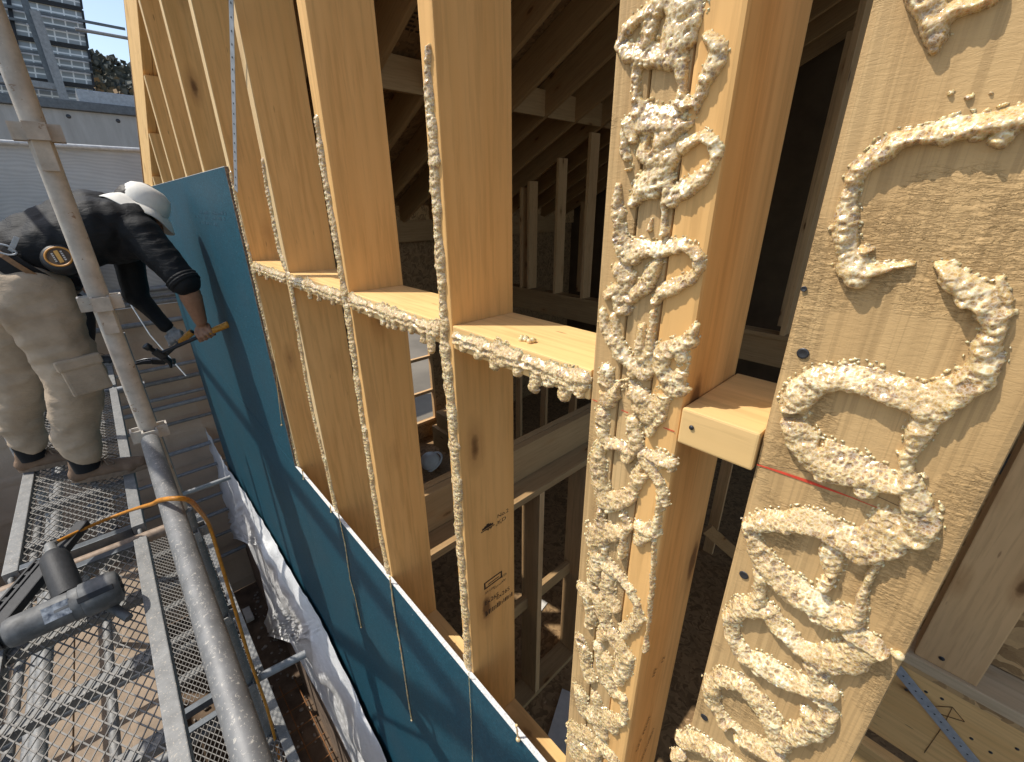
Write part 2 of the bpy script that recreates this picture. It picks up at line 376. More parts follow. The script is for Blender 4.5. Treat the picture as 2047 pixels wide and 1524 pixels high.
def stud(x, label, half=.019, mat=W_Z, z0=PLATE, stop=.003):
    top = RIM0 + RIMS * (x - half) - stop
    r = empty('wall_stud', (x, (Y0 + Y1) / 2, z0), label, 'stud', 'studs of the open wall')
    MB().box(x - half, x + half, Y0, Y1, z0, top, .0025).build('board', mat, r)
    return r
S4 = stud(-.594, slab[-.594][0], .0175)
S3 = stud(-1.000, slab[-1.000][0], .0205)
S2 = stud(-1.415, slab[-1.415][0])
S1 = stud(-1.820, 'framing stud standing at the right edge of the upper blue panel, cracked side face')
far = [(-2.240, 'framing stud rising behind the top of the blue panel, nearest the metal strap'),
       (-2.650, 'framing stud with a big knot, second from the metal strap behind the blue panel'),
       (-3.065, 'framing stud third from the metal strap behind the blue panel'),
       (-3.475, 'short framing stud fourth from the metal strap under the sloping rim'),
       (-3.885, 'short framing stud fifth from the metal strap under the sloping rim'),
       (-4.290, 'shortest framing stud seen at the low end of the sloping rim')]
for x, l in far: stud(x, l)
# strip on each far stud's front, sunlight put into its paler wood colour
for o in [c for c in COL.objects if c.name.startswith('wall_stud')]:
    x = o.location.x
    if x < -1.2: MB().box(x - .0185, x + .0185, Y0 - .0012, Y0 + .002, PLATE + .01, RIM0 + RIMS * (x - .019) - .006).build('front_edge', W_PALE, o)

# triple post
POST = empty('triple_post', (-.229, .47, PLATE), 'thick post of three joined studs smeared with foam all down its front', 'post')
for k in range(3):
    a = -.2873 + .0388 * k
    MB().box(a + .0006, a + .0382, Y0 + (.0, .0012, -.0004)[k], Y1 + (.0, .001, -.001)[k], PLATE, RIM0 + RIMS * a - .004, (.0028, .0028, .0045)[k]).build('ply', (W_ROUGH if k < 2 else W_Z), POST)
# right flat post
RP = empty('wide_post', (-.024, .45, PLATE), 'wide rough sawn post at the right with looping foam and red chalk line', 'post')
bm_ = MB().box(-.0944, .0462, Y0, Y0 + .089, PLATE, RIM0 + RIMS * -.095 - .004, .005); bm_.build('board', W_ROUGH, RP)

# blocking
def blocking(x0, x1, zt, label, mat=W_X, y0=Y0, foam=None):
    r = empty('blocking', ((x0 + x1) / 2, .47, zt - .04), label, 'blocking', 'blocking pieces between the studs')
    MB().box(x0 + .0012, x1 - .0012, y0, Y1 - .002, zt - .040, zt, .0022).build('board', mat, r)
    return r
B12 = blocking(-1.801, -1.434, -.1875, 'pale blocking beside the blue panel, dripping row of small foam beads')
B23 = blocking(-1.396, -1.0205, -.1872, 'blocking second from the blue panel with long hanging foam drips')
B34 = blocking(-.9795, -.6115, -.1878, 'blocking left of the stamped stud with a wavy foam fringe')
B4P = blocking(-.5765, -.2875, -.1880, 'blocking between stamped stud and foamed triple post, knot and a foam blob on top')
BPR = blocking(-.1712, -.0942, -.1950, 'short grey weathered blocking between the triple post and the wide post, no foam', W_GREY, Y0 - .004)
nl = frame_to((-.157, Y0 - .0045, -.2125), (0, -1, 0)); MB().lathe([(.0, .0012), (.0024, .001), (.0026, 0)], nl, 12).build('nail', NAILM, BPR)
# far blocking row behind the blue panel is hidden; bottom plate, rim, sill
tag(board('bottom_plate', -4.54, 1.3, Y0, Y1, PLATE - .038, PLATE, W_X, 'bottom plate under the studs, dusty and partly sunlit behind the blue panel edge', 'plate'))
def sloped(name, x0, x1, zoff, y0, y1, h, mat, label, cat, slope=RIMS, base=RIM0, group=None):
    L = (x1 - x0) * math.sqrt(1 + slope * slope)
    o = MB().box(0, L, y0, y1, 0, h, .003).build(name, mat, None, (0, 0, 0))
    o.location = (x0, 0, base + slope * x0 + zoff); o.rotation_euler = (0, -math.atan(slope), 0)
    return tag(o, label, cat, group)
RIM = sloped("rim_rafter", -4.62, 1.9, .0, Y0 - .002, Y0 + .038, .225, W_X, 'sloping sunlit rim rafter over the tops of the far studs', 'rafter')
sloped("top_plate", -4.62, 1.9, .0005, Y0 + .0395, Y1, .038, W_X, 'sloping top plate behind the rim rafter over the studs', 'plate')
MB().box(-4.62, -4.50, Y0, Y1, PLATE, RIM0 - RIMS * 4.62 - .004, .003).build('corner_post', W_PALE, None, (-4.56, .47, PLATE))
tag(bpy.data.objects['corner_post'], 'corner post at the far end of the stud wall beside the sheeting', 'post')

# ------------------------------------------------------------------ blue sheathing
def blue_mat():
    m, nt, b = newmat('teal_sheathing'); t = NT(nt); v = t.coords((1, 1, 1))
    n = t.noise(t.coords((1, 1, 1.8)), 120, 7, .85); n2 = t.noise(v, 3.5, 3); n3 = t.noise(t.coords((220, 220, 1400)), 1, 3, .6)
    c = t.ramp(t.math('ADD', t.math('MULTIPLY', n, .8), t.math('MULTIPLY', n3, .2)), [(.44, (.002, .028, .046)), (.565, (.020, .125, .180))])
    c = t.mix(t.math('MULTIPLY', t.ramp(n2, [(.42, (0, 0, 0)), (.7, (1, 1, 1))]), .5), c, (.030, .068, .092)); n4 = t.noise(t.coords((26, 26, 60)), 1.5, 5, .7); c = t.mix(t.math('MULTIPLY', t.ramp(n4, [(.4, (1, 1, 1)), (.62, (0, 0, 0))]), .45), c, (.005, .045, .07))
    sp = t.n('ShaderNodeTexVoronoi'); sp.inputs['Scale'].default_value = 24; t.l(v, sp.inputs['Vector']); q = t.n('ShaderNodeSeparateColor'); t.l(sp.outputs['Color'], q.inputs[0])
    d = t.math('MULTIPLY', t.ramp(sp.outputs['Distance'], [(.02, (1, 1, 1)), (.045, (0, 0, 0))]), t.math('GREATER_THAN', q.outputs[1], .8))
    c = t.mix(t.math('MULTIPLY', d, .8), c, (.6, .66, .68))
    sv = t.coords((7, 7, 2.0)); sn = t.noise(sv, 5, 5, .7, 1.2); scr = t.ramp(sn, [(.498, (0, 0, 0)), (.5, (1, 1, 1)), (.502, (0, 0, 0))])
    c = t.mix(t.math('MULTIPLY', scr, .22), c, (.4, .5, .53))
    t.l(c, b.inputs['Base Color']); b.inputs['Roughness'].default_value = .5; b.inputs['Specular IOR Level'].default_value = .35
    t.bump(b, n, .25, .0003); return m
BLUE = blue_mat(); EDGE_W = plain('white_core_edge', (.80, .80, .78), .8, 0, .35, 260, .3); EDGE_B = plain('brown_rough_edge', (.30, .22, .16), .9, 0, .6, 120, .8)
YB0, YB1 = Y0 - .0125, Y0 - .0015
SEAM = -1.066
def panel(x0, x1, z0, z1, label, top=EDGE_W, right=EDGE_B):
    r = empty('sheathing_panel', ((x0 + x1) / 2, YB1, z0), label, 'wall panel', 'blue sheathing panels')
    MB().box(x0, x1, YB0, YB1, z0, z1).build('board', BLUE, r)
    if top: MB().box(x0, x1, YB0 - .0004, YB1 + .0004, z1 + .0003, z1 + .0018).build('cut_edge', top, r)
    if right:
        rng = random.Random(3); mb = MB(); z = z0
        pts = []
        while z < z1: pts.append(z); z += .012
        pts.append(z1); vs = []
        for z in pts:
            j = rng.uniform(-.0012, .0016); vs += [(x1 + .0004, YB0 - .0006, z), (x1 + .003 + j, YB0 - .0004 + rng.uniform(-.001, .001), z), (x1 + .0032 + j, YB1 + .0004, z)]
        fs = []
        for i in range(len(pts) - 1):
            for k in (0, 1): fs.append([3 * i + k, 3 * i + k + 1, 3 * i + k + 4, 3 * i + k + 3])
        mb.add(vs, fs).build('rough_edge', right, r)
    return r
PU = panel(-4.575, -1.8235, SEAM + .003, .118, 'upper blue wall panel the bending worker is nailing, rough brown right edge')
PL = panel(-4.575, -1.8235, -3.30, SEAM, 'lower blue wall panel beneath the worker, crossed by shadows', None, None)
PR = panel(-1.8225, .95, -3.30, SEAM, 'lower blue wall panel with a white top edge below the open studs', EDGE_W, None)
# faint printing on the upper panel
PRINT = plain('faded_print', (.012, .065, .10), .8); mk = MB(); rng = random.Random(5)
for row, z in enumerate((-.035, -.055, -.079)):
    x = -2.62
    while x < -1.98:
        w = rng.uniform(.012, .045)
        if rng.random() < .62: mk.box(x, x + w, YB0 - .0007, YB0 - .0003, z, z + rng.choice((.006, .011, .013)))
        x += w + rng.uniform(.004, .03)
    mk.build('printed_line', PRINT, PU); mk = MB()
# foam threads running down the blue panels
def thread(pts, rad, label, drop=.004):
    ps = [atY(u, v, YB0 - .0035) for u, v in pts]; rr = random.Random(int(pts[0][0]))
    fine = []
    for a, b in zip(ps[:-1], ps[1:]):
        n = max(2, int(np.linalg.norm(b - a) / .007))
        for k in range(n): p = a + (b - a) * k / n; fine.append(Vector(p) + Vector((rr.uniform(-.0012, .0012), 0, 0)))
    fine.append(Vector(ps[-1])); rs = [rad * rr.uniform(.55, 1.35) for _ in fine]; rs[-1] = rad * .4
    mb = MB().tube(fine, rs, 8); mb.sphere(ps[-1], drop, 8)
    o = mb.build('foam_thread', FOAM, None, ps[0]); return tag(o, label, 'foam', 'foam threads on the blue panels')
thread([(676, 1026), (690, 1090), (700, 1160), (709, 1190), (722, 1254)], .0022, 'thin foam thread on the blue panel below the second stud left of the stamped one')
thread([(779, 1152), (788, 1220), (803, 1310), (816, 1400), (823, 1440)], .0026, 'longest foam thread on the blue panel, running down left of the stamped stud')
thread([(937, 1345), (941, 1420), (944, 1500), (946, 1560)], .0009, 'hair thin foam thread below the stamped stud on the blue panel', .002)
thread([(1032, 1450), (1036, 1478)], .0028, 'short foam drop hanging on the white panel edge right of the stamped stud', .0055)
thread([(604, 940), (607, 958)], .0025, 'small foam drop on the seam corner of the upper blue panel', .004)
thread([(660, 1012), (662, 1024)], .0022, 'tiny foam drop on the white panel edge beside the thin thread', .0036)
thread([(548, 700), (556, 790), (563, 850)], .0010, 'pale dried foam streak on the blue panel below the hammer', .004)

# ------------------------------------------------------------------ foam
def fobj(o, label, group=None): return tag(o, label, 'foam', group)
RS = pxs(
 [(1835, -25, 30), (1852, 5, 34), (1872, 45, 34), (1873, 75, 24), (1868, 93, 14)], [(1870, 40, 32), (1930, 14, 26), (1990, -12, 18)],
 [(2100, 212, 40), (2047, 232, 38), (1990, 246, 34), (1940, 257, 32), (1880, 262, 25), (1830, 270, 21), (1790, 285, 22), (1760, 305, 25), (1722, 330, 23), (1702, 355, 19), (1695, 390, 18), (1692, 430, 21), (1692, 470, 23), (1698, 505, 19), (1710, 535, 30), (1714, 552, 25)],
 [(2010, 270, 26), (2000, 280, 22)], [(1900, 262, 26), (1895, 272, 20)], [(1712, 540, 26), (1745, 541, 16), (1785, 533, 10), (1822, 528, 8)], [(1728, 500, 15), (1740, 497, 9)],
 [(1888, 530, 14), (1905, 548, 24), (1930, 572, 32), (1965, 600, 36), (1990, 625, 32), (1992, 652, 22), (1980, 668, 24), (1968, 692, 28), (1972, 722, 36), (1945, 762, 38), (1900, 792, 40), (1850, 803, 36), (1800, 787, 35), (1740, 766, 34), (1690, 756, 31), (1640, 757, 29), (1604, 782, 30), (1587, 815, 26), (1588, 850, 24), (1604, 882, 34), (1640, 912, 40), (1700, 940, 42), (1755, 950, 36), (1795, 962, 26)],
 [(1935, 560, 18), (1960, 575, 16)], [(1995, 560, 10), (2015, 600, 12)],
 [(1866, 812, 30), (1842, 850, 20), (1826, 888, 15), (1816, 920, 14), (1812, 958, 20), (1830, 995, 34), (1842, 1040, 32), (1828, 1068, 26)],
 [(1500, 1046, 14), (1532, 1040, 24), (1590, 1040, 28), (1640, 1050, 29), (1690, 1074, 34), (1740, 1085, 42), (1800, 1056, 40)], [(1780, 1085, 34), (1720, 1098, 34)],
 [(1500, 1060, 14), (1512, 1090, 18), (1534, 1128, 22), (1570, 1163, 27), (1620, 1195, 32), (1660, 1225, 28), (1702, 1236, 24)], [(1637, 1215, 28), (1640, 1228, 20)],
 [(1664, 1100, 22), (1664, 1138, 12), (1652, 1166, 14)], [(1524, 1150, 14), (1519, 1180, 10), (1514, 1196, 13)], [(1752, 1118, 11), (1740, 1150, 8), (1727, 1190, 7), (1716, 1225, 12)],
 [(1466, 1226, 12), (1484, 1212, 15), (1512, 1210, 17), (1535, 1218, 16), (1562, 1250, 17), (1600, 1288, 21), (1640, 1312, 25), (1690, 1312, 28), (1740, 1292, 30)], [(1705, 1262, 20), (1740, 1280, 24), (1762, 1300, 16)],
 [(1462, 1235, 12), (1467, 1270, 14), (1492, 1306, 17), (1540, 1332, 21), (1582, 1358, 23), (1622, 1370, 20), (1654, 1376, 20)], [(1630, 1330, 20), (1640, 1362, 18)],
 [(1424, 1368, 15), (1444, 1352, 17), (1482, 1360, 16), (1510, 1390, 18), (1540, 1436, 20), (1560, 1478, 15)], [(1422, 1375, 12), (1428, 1402, 11), (1450, 1438, 13), (1488, 1474, 19), (1532, 1496, 17), (1556, 1514, 13)],
 [(1562, 1480, 15), (1602, 1462, 18), (1640, 1443, 18), (1660, 1424, 13), (1645, 1396, 9), (1622, 1388, 7)], [(1612, 1416, 11), (1622, 1440, 15)],
 [(1370, 1478, 13), (1400, 1484, 18), (1440, 1502, 17), (1475, 1526, 14)], [(1352, 1509, 9), (1362, 1506, 7)],
 [(1900, 190, 5), (1905, 188, 5)], [(1936, 198, 7), (1944, 195, 5)], [(1976, 192, 4), (1978, 191, 4)], [(1848, 950, 7), (1852, 953, 6)], [(1796, 905, 5), (1798, 907, 4)], [(1800, 1310, 4), (1802, 1312, 4)])
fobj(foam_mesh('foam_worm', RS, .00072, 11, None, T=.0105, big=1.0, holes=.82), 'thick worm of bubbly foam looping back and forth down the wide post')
PS = pxs(
 [(1350, -30, 46), (1365, 0, 46), (1368, 40, 45), (1360, 75, 44), (1345, 105, 34)], [(1320, 8, 24), (1285, 32, 18), (1252, 58, 15), (1242, 88, 14), (1258, 106, 19), (1290, 108, 22), (1318, 118, 22)], [(1300, 50, 22), (1292, 82, 16)],
 [(1276, 122, 22), (1275, 160, 15), (1272, 195, 10), (1278, 222, 16)], [(1362, 125, 18), (1364, 168, 12), (1360, 200, 16), (1382, 214, 18)], [(1414, 72, 9), (1436, 92, 20), (1432, 122, 27), (1416, 152, 21), (1404, 190, 18), (1388, 216, 18)],
 [(1296, 238, 32), (1332, 232, 32), (1366, 240, 28), (1322, 276, 40), (1296, 304, 30), (1340, 308, 34), (1316, 342, 34), (1284, 378, 26), (1268, 402, 14)], [(1256, 248, 18), (1270, 278, 14)], [(1250, 262, 10), (1252, 300, 11), (1260, 335, 12)], [(1326, 362, 26), (1300, 372, 26)],
 [(1372, 288, 24), (1404, 272, 14), (1425, 284, 14), (1432, 310, 15), (1422, 335, 14), (1400, 360, 20), (1370, 380, 22), (1342, 393, 19), (1334, 362, 13)], [(1331, 400, 7), (1328, 430, 6), (1326, 462, 8)],
 [(1238, 372, 9), (1234, 405, 14), (1238, 440, 16), (1240, 472, 18)], [(1302, 438, 2), (1300, 448, 4), (1299, 456, 7)],
 [(1243, 488, 20), (1256, 508, 22), (1290, 495, 24), (1322, 499, 20), (1352, 490, 15), (1380, 489, 13), (1400, 510, 14), (1401, 536, 15), (1386, 556, 16), (1356, 571, 18), (1326, 582, 14), (1312, 598, 11)],
 [(1240, 540, 20), (1250, 555, 22), (1245, 588, 25), (1246, 612, 22)], [(1245, 570, 18), (1216, 589, 13)], [(1262, 592, 18), (1290, 570, 18), (1304, 548, 16), (1316, 526, 10)],
 [(1207, 620, 7), (1208, 648, 12), (1226, 680, 17), (1246, 711, 20), (1270, 735, 20), (1292, 748, 13)], [(1228, 632, 7), (1234, 662, 8), (1240, 690, 10)], [(1284, 655, 7), (1281, 690, 12), (1286, 715, 16), (1300, 702, 9), (1305, 655, 6), (1306, 622, 6)], [(1298, 720, 18), (1296, 738, 16)],
 [(1391, 648, 7), (1380, 676, 16), (1352, 692, 18), (1326, 705, 18), (1319, 735, 16), (1332, 752, 17)], [(1362, 700, 14), (1368, 730, 11), (1364, 748, 13), (1352, 770, 24), (1328, 786, 18)],
 [(1216, 738, 14), (1212, 762, 17), (1216, 794, 20), (1232, 780, 15), (1250, 775, 13)], [(1262, 782, 18), (1285, 792, 18), (1278, 812, 15)], [(1290, 800, 18), (1296, 830, 20), (1312, 812, 19), (1330, 796, 17)], [(1338, 770, 14), (1320, 836, 14), (1300, 862, 9)],
 [(1204, 828, 12), (1204, 866, 13), (1216, 886, 14), (1236, 890, 9), (1252, 896, 13)], [(1264, 842, 12), (1268, 872, 16), (1272, 888, 14), (1252, 914, 14)], [(1206, 880, 12), (1198, 905, 16), (1196, 934, 20), (1198, 965, 22), (1206, 992, 24)],
 [(1284, 905, 12), (1296, 930, 17), (1276, 952, 18), (1270, 976, 13)], [(1300, 908, 12), (1320, 916, 18), (1342, 926, 14), (1344, 938, 9)], [(1302, 936, 12), (1318, 962, 14), (1326, 985, 12), (1332, 1004, 9)],
 [(1206, 1000, 22), (1236, 1000, 20), (1262, 990, 16)], [(1199, 1020, 9), (1200, 1044, 10), (1193, 1062, 19), (1190, 1082, 18), (1214, 1062, 20), (1240, 1062, 11)], [(1200, 1095, 18), (1194, 1130, 15), (1186, 1160, 14)],
 [(1246, 1028, 8), (1256, 1050, 10), (1248, 1076, 7), (1243, 1108, 11)], [(1276, 1048, 10), (1296, 1056, 16), (1312, 1064, 9), (1276, 1078, 12)], [(1320, 990, 9), (1318, 1022, 9), (1310, 1060, 9)],
 [(1310, 1080, 6), (1306, 1130, 4), (1301, 1190, 4), (1295, 1248, 3), (1292, 1280, 3), (1291, 1293, 6)],
 [(1214, 1128, 17), (1240, 1150, 11), (1260, 1175, 9), (1272, 1202, 11), (1278, 1234, 12), (1266, 1246, 15), (1250, 1262, 13)], [(1214, 1150, 14), (1216, 1184, 15), (1230, 1212, 13)],
 [(1164, 1172, 11), (1180, 1188, 17), (1182, 1222, 14), (1179, 1246, 9)], [(1198, 1196, 15), (1206, 1232, 13), (1216, 1260, 15), (1202, 1272, 9)], [(1222, 1262, 13), (1238, 1288, 16), (1250, 1306, 17), (1244, 1336, 16), (1236, 1352, 12)],
 [(1160, 1275, 8), (1170, 1302, 13), (1168, 1326, 9), (1180, 1352, 12)], [(1196, 1290, 8), (1204, 1336, 11), (1216, 1362, 15), (1230, 1384, 11), (1246, 1392, 8)], [(1214, 1318, 13), (1220, 1340, 12)],
 [(1160, 1384, 13), (1166, 1420, 13), (1190, 1432, 13), (1220, 1442, 19), (1242, 1440, 11)], [(1190, 1390, 8), (1200, 1420, 10), (1202, 1460, 13)], [(1246, 1400, 7), (1250, 1430, 9)],
 [(1158, 1470, 19), (1156, 1512, 18), (1186, 1502, 13), (1206, 1490, 11), (1226, 1512, 11)], [(1176, 1470, 12), (1180, 1530, 12)], grow=.90)
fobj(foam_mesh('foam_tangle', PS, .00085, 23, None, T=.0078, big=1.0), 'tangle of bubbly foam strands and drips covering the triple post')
def bead(pts, seed, label, T=.008, res=.0010):
    rr = random.Random(seed); st = []
    ws = [atY(u, v) for u, v, r in pts]
    for (a, b, ra, rb) in [(ws[i], ws[i + 1], pts[i][2], pts[i + 1][2]) for i in range(len(ws) - 1)]:
        n = max(2, int(abs(b[2] - a[2]) / .011))
        for k in range(n):
            f = k / n; p = a + (b - a) * f; r = (ra + (rb - ra) * f) * (.00122) * (1 + .26 * math.sin(p[2] * 120 + seed) * math.sin(p[2] * 47 + seed * 2)) * rr.uniform(.96, 1.04)
            if rr.random() < .1: r *= 1.2
            st.append((p[0] + rr.uniform(-.0015, .0015), p[2], r))
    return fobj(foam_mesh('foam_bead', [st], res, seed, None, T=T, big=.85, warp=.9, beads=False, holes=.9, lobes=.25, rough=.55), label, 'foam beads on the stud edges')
bead([(858, 92, 4), (858, 140, 5), (862, 230, 6.5), (868, 300, 8.5), (872, 380, 9), (877, 470, 9), (884, 560, 8.5), (888, 640, 9), (892, 720, 11), (902, 800, 11), (908, 880, 10.5), (914, 960, 10), (918, 1050, 10), (924, 1140, 9.5), (932, 1240, 9), (936, 1335, 10)], 31, 'lumpy foam bead down the front edge of the stamped stud')
bead([(634, 238, 6), (642, 300, 8), (652, 360, 8), (664, 430, 9), (676, 500, 9.5), (690, 590, 11), (704, 680, 11), (716, 770, 10.5), (728, 850, 10), (740, 930, 11), (752, 1010, 10), (766, 1090, 10), (778, 1148, 9)], 32, 'foam bead on the edge of the stud left of the stamped stud')
bead([(527, 322, 6), (536, 380, 8), (548, 440, 9), (560, 500, 10), (580, 560, 10), (592, 630, 9), (602, 690, 12), (614, 760, 9), (630, 840, 10), (648, 910, 10), (664, 980, 10), (676, 1030, 10)], 33, 'foam bead on the stud second left of the stamped one, with an orange blob')
bead([(462, 345, 6), (478, 420, 7), (500, 510, 8), (520, 600, 9), (540, 690, 9), (558, 780, 9), (576, 850, 9), (598, 932, 12)], 34, 'thin foam line squeezed along the right edge of the upper blue panel')
def fringe(x0, x1, zt, drips, seed, label, h=.026):
    rr = random.Random(seed); st = []; row = []; x = x0
    while x < x1: row.append((x, zt - .012 + rr.uniform(-.002, .002), .0082 * rr.uniform(.6, 1.25) * (1 + .3 * math.sin(x * 37 + seed)))); x += .009
    row2 = [(a, b - .010 + rr.uniform(-.002, .002), r * rr.uniform(.8, 1.1)) for a, b, r in row]
    st = [row, row2]
    for fx, dl, r in drips:
        xx = x0 + (x1 - x0) * fx; st.append([(xx, zt - .020, r), (xx + rr.uniform(-.001, .001), zt - .024 - dl * .5, r * .72), (xx, zt - .024 - dl * .62, r * .78)])
    return fobj(foam_mesh('foam_fringe', st, .0010, seed, None, T=.0080, free=True, big=.85, warp=1.0, holes=.8, lobes=.8, rough=.8), label, 'foam fringes on the blocking')
rr = random.Random(9)
fringe(-1.795, -1.44, -.188, [(.08, .010, .008), (.2, .022, .010), (.26, .016, .008), (.42, .026, .010), (.5, .012, .009), (.62, .008, .008), (.75, .012, .009), (.88, .014, .009)], 41, 'foam fringe with little drops on the pale blocking beside the blue panel')
fringe(-1.39, -1.025, -.188, [(.1, .008, .009), (.24, .010, .010), (.40, .040, .008), (.405, .028, .009), (.58, .036, .0085), (.7, .014, .009), (.84, .022, .011), (.93, .01, .008)], 42, 'foam fringe with long finger drops on the second blocking from the blue panel')
fringe(-.975, -.618, -.188, [(.12, .022, .006), (.28, .012, .011), (.42, .022, .013), (.5, .028, .012), (.56, .024, .010), (.66, .016, .012), (.75, .014, .011), (.86, .03, .012), (.93, .05, .013)], 43, 'wavy foam fringe on the blocking left of the stamped stud')
fringe(-.568, -.296, -.190, [(.08, .006, .010), (.22, .014, .013), (.36, .022, .013), (.45, .010, .010), (.56, .012, .012), (.68, .034, .013), (.78, .014, .012), (.88, .026, .016), (.97, .012, .009)], 44, 'heavy foam fringe on the blocking beside the triple post')
# foam blob on top of the blocking
mb = MB(); rr = random.Random(4); c0 = atZ(1054, 680, -.186)
for k in range(16): mb.sphere((c0[0] + rr.uniform(-.012, .012), c0[1] + rr.uniform(-.006, .006), -.1862 + rr.uniform(0, .002)), rr.uniform(.0025, .005), 8)
tag(mb.build('foam_blob', FOAM, None, (c0[0], c0[1], -.188)), 'small foam blob lying on top of the blocking by the triple post', 'foam')
mb = MB().sphere(atY(1797, 1311, Y0 - .003), .004, 8).sphere(atY(1790, 1308, Y0 - .001), .003, 8)
tag(mb.build('foam_blob', FOAM, None, atY(1797, 1311)), 'tiny foam blob on the right edge of the wide post', 'foam')

# nails, chalk lines, stamps
for (u, v) in ((1605, 707), (1487, 1150), (1408, 1434), (1607, 578)):
    p = atY(u, v, Y0 - .0006); s = 1.0 if v != 578 else .5
    MB().lathe([(.0001, .0004), (.0030 * s, .0006), (.0040 * s, .0009), (.0046 * s, .0001)], frame_to(p, (0, -1, 0)), 12).build('nail', NAILM, RP)
def strip(pts, w, name, mat, par, y=Y0 - .0007):
    ps = [atY(u, v, y) for u, v in pts]; mb = MB()
    for i, (a, b) in enumerate(zip(ps[:-1], ps[1:])):
        d = _n(b - a); nrm = np.array([-d[2], 0, d[0]]); wa, wb = w[i] / 2, w[i + 1] / 2
        mb.add([a + nrm * wa, a - nrm * wa, b - nrm * wb, b + nrm * wb], [[0, 1, 2, 3]])
    return mb.build(name, mat, par)
strip([(1513, 929), (1560, 944), (1618, 964), (1700, 994), (1770, 1022)], (.0012, .0024, .0030, .0008, .0004), 'chalk_line', RED, RP)
strip([(1514, 928), (1600, 940), (1700, 968), (1880, 1050)], (.0003, .0004, .0004, .0004), 'pencil_line', INK, RP, Y0 - .0009)
for a in ([(1184, 799), (1194, 803)], [(1242, 820), (1256, 826)], [(1326, 855), (1348, 863)]): strip(a, (.0010, .0013), 'chalk_line', RED, POST, Y0 - .0012)
def text(s, size, origin, xd, yd, name, mat, par, squash=1.0):
    cu = bpy.data.curves.new('t', 'FONT'); cu.body = s; cu.size = 1; o = bpy.data.objects.new('t', cu); COL.objects.link(o)
    dg = bpy.context.evaluated_depsgraph_get(); me0 = o.evaluated_get(dg).to_mesh()
    X, Yv, O = Vector(xd), Vector(yd), Vector(origin)
    vs = [O + X * (v.co.x * size * squash) + Yv * (v.co.y * size) for v in me0.vertices]; fs = [list(p.vertices) for p in me0.polygons]
    o.evaluated_get(dg).to_mesh_clear(); bpy.data.objects.remove(o)
    return MB().add(vs, fs).build(name, mat, par)
SX = -.594 + .0175 + .0005
def st(s, u, v, size, sq=1.0):
    p = atX(u, v, SX); text(s, size, p, (0, 1, 0), (0, 0, 1), 'grade_stamp', INK, S4, sq)
st('No.2', 994, 1037, .014, 1.2); st('KD', 994, 1049, .013, 1.5); st('C12', 991, 1053, .006, 1.8); st('49', 973, 1063, .010, 1.5)
st('Ex26S', 969, 1212, .018, 1.0); st('Ex26S', 992, 1200, .018, 1.0); st('SPF S-DRY', 970, 1189, .008, .9); st('KD-HT', 987, 1179, .007, 1.3); st('NLGA', 1000, 1158, .011, .7); st('W', 1003, 1166, .010, 1.3)
mb = MB()
def yz(u, v): p = atX(u, v, SX); return p[1], p[2]
y, z = yz(975, 1055)
for dy in (-.012, -.006, 0, .006, .012): mb.box(SX, SX + .0003, y + dy - .0035, y + dy + .0035, z, z + .010 - abs(dy) * .45)
mb.box(SX, SX + .0003, y - .019, y + .019, z - .004, z - .002)
ya, za = yz(968, 1180); yb = ya + .055
for b in ((ya, yb, za, za + .003), (ya, yb, za + .017, za + .020), (ya, ya + .004, za + .003, za + .017), (yb - .004, yb, za + .003, za + .017), (ya + .012, yb - .01, za + .0075, za + .0095)): mb.box(SX, SX + .0003, *b)
ya, za = yz(971, 1233); rr = random.Random(2)
for k in range(17): h = rr.uniform(.009, .016); mb.box(SX, SX + .0003, ya + k * .0052, ya + k * .0052 + rr.uniform(.0016, .0034), za, za + h)
mb.build('grade_stamp', INK, S4)
# grade stamp lines low on the side of the triple post
PX = -.1712 + .0010; rr = random.Random(12)
for s, u, v, size in (('S-P-F  KD-HT', 1275, 1500, .013), ('NLGA No.2', 1284, 1520, .011), ('S-DRY', 1300, 1478, .010), ('HT', 1308, 1352, .014), ('12', 1325, 1325, .013)):
    p = atX(u, v, PX); text(s, size, p, (0, .45, .89), (0, -.89, .45), 'grade_stamp', INK, POST, .9)

# perforated strap hanging in front of the studs
def perf_strap(name, a, b, w, thick, nrm, label, gap=.035):
    a, b, nrm = Vector(a), Vector(b), Vector(nrm).normalized(); d = (b - a).normalized(); side = d.cross(nrm).normalized()
    r = empty(name, a, label, 'strap'); mb = MB(); L = (b - a).length
    mb.bar(a, b, w, thick, nrm).build('band', STRAPM, r)
    hb = MB(); k = gap * .5
    while k < L:
        for q in (0,): hb.lathe([(.0001, .0003), (.0026, .0003)], frame_to(a + d * k + nrm * (thick / 2 + .0003), nrm), 10)
        k += gap
    hb.build('holes', NAILM, r); return r
pa, pb = atY(461, -40, Y0 - .02), atY(472, 382, Y0 - .018)
perf_strap('hanging_strap', pa, pb, .017, .0012, (.35, -1, 0), 'perforated galvanised strap hanging in front of the studs above the blue panel', .03)
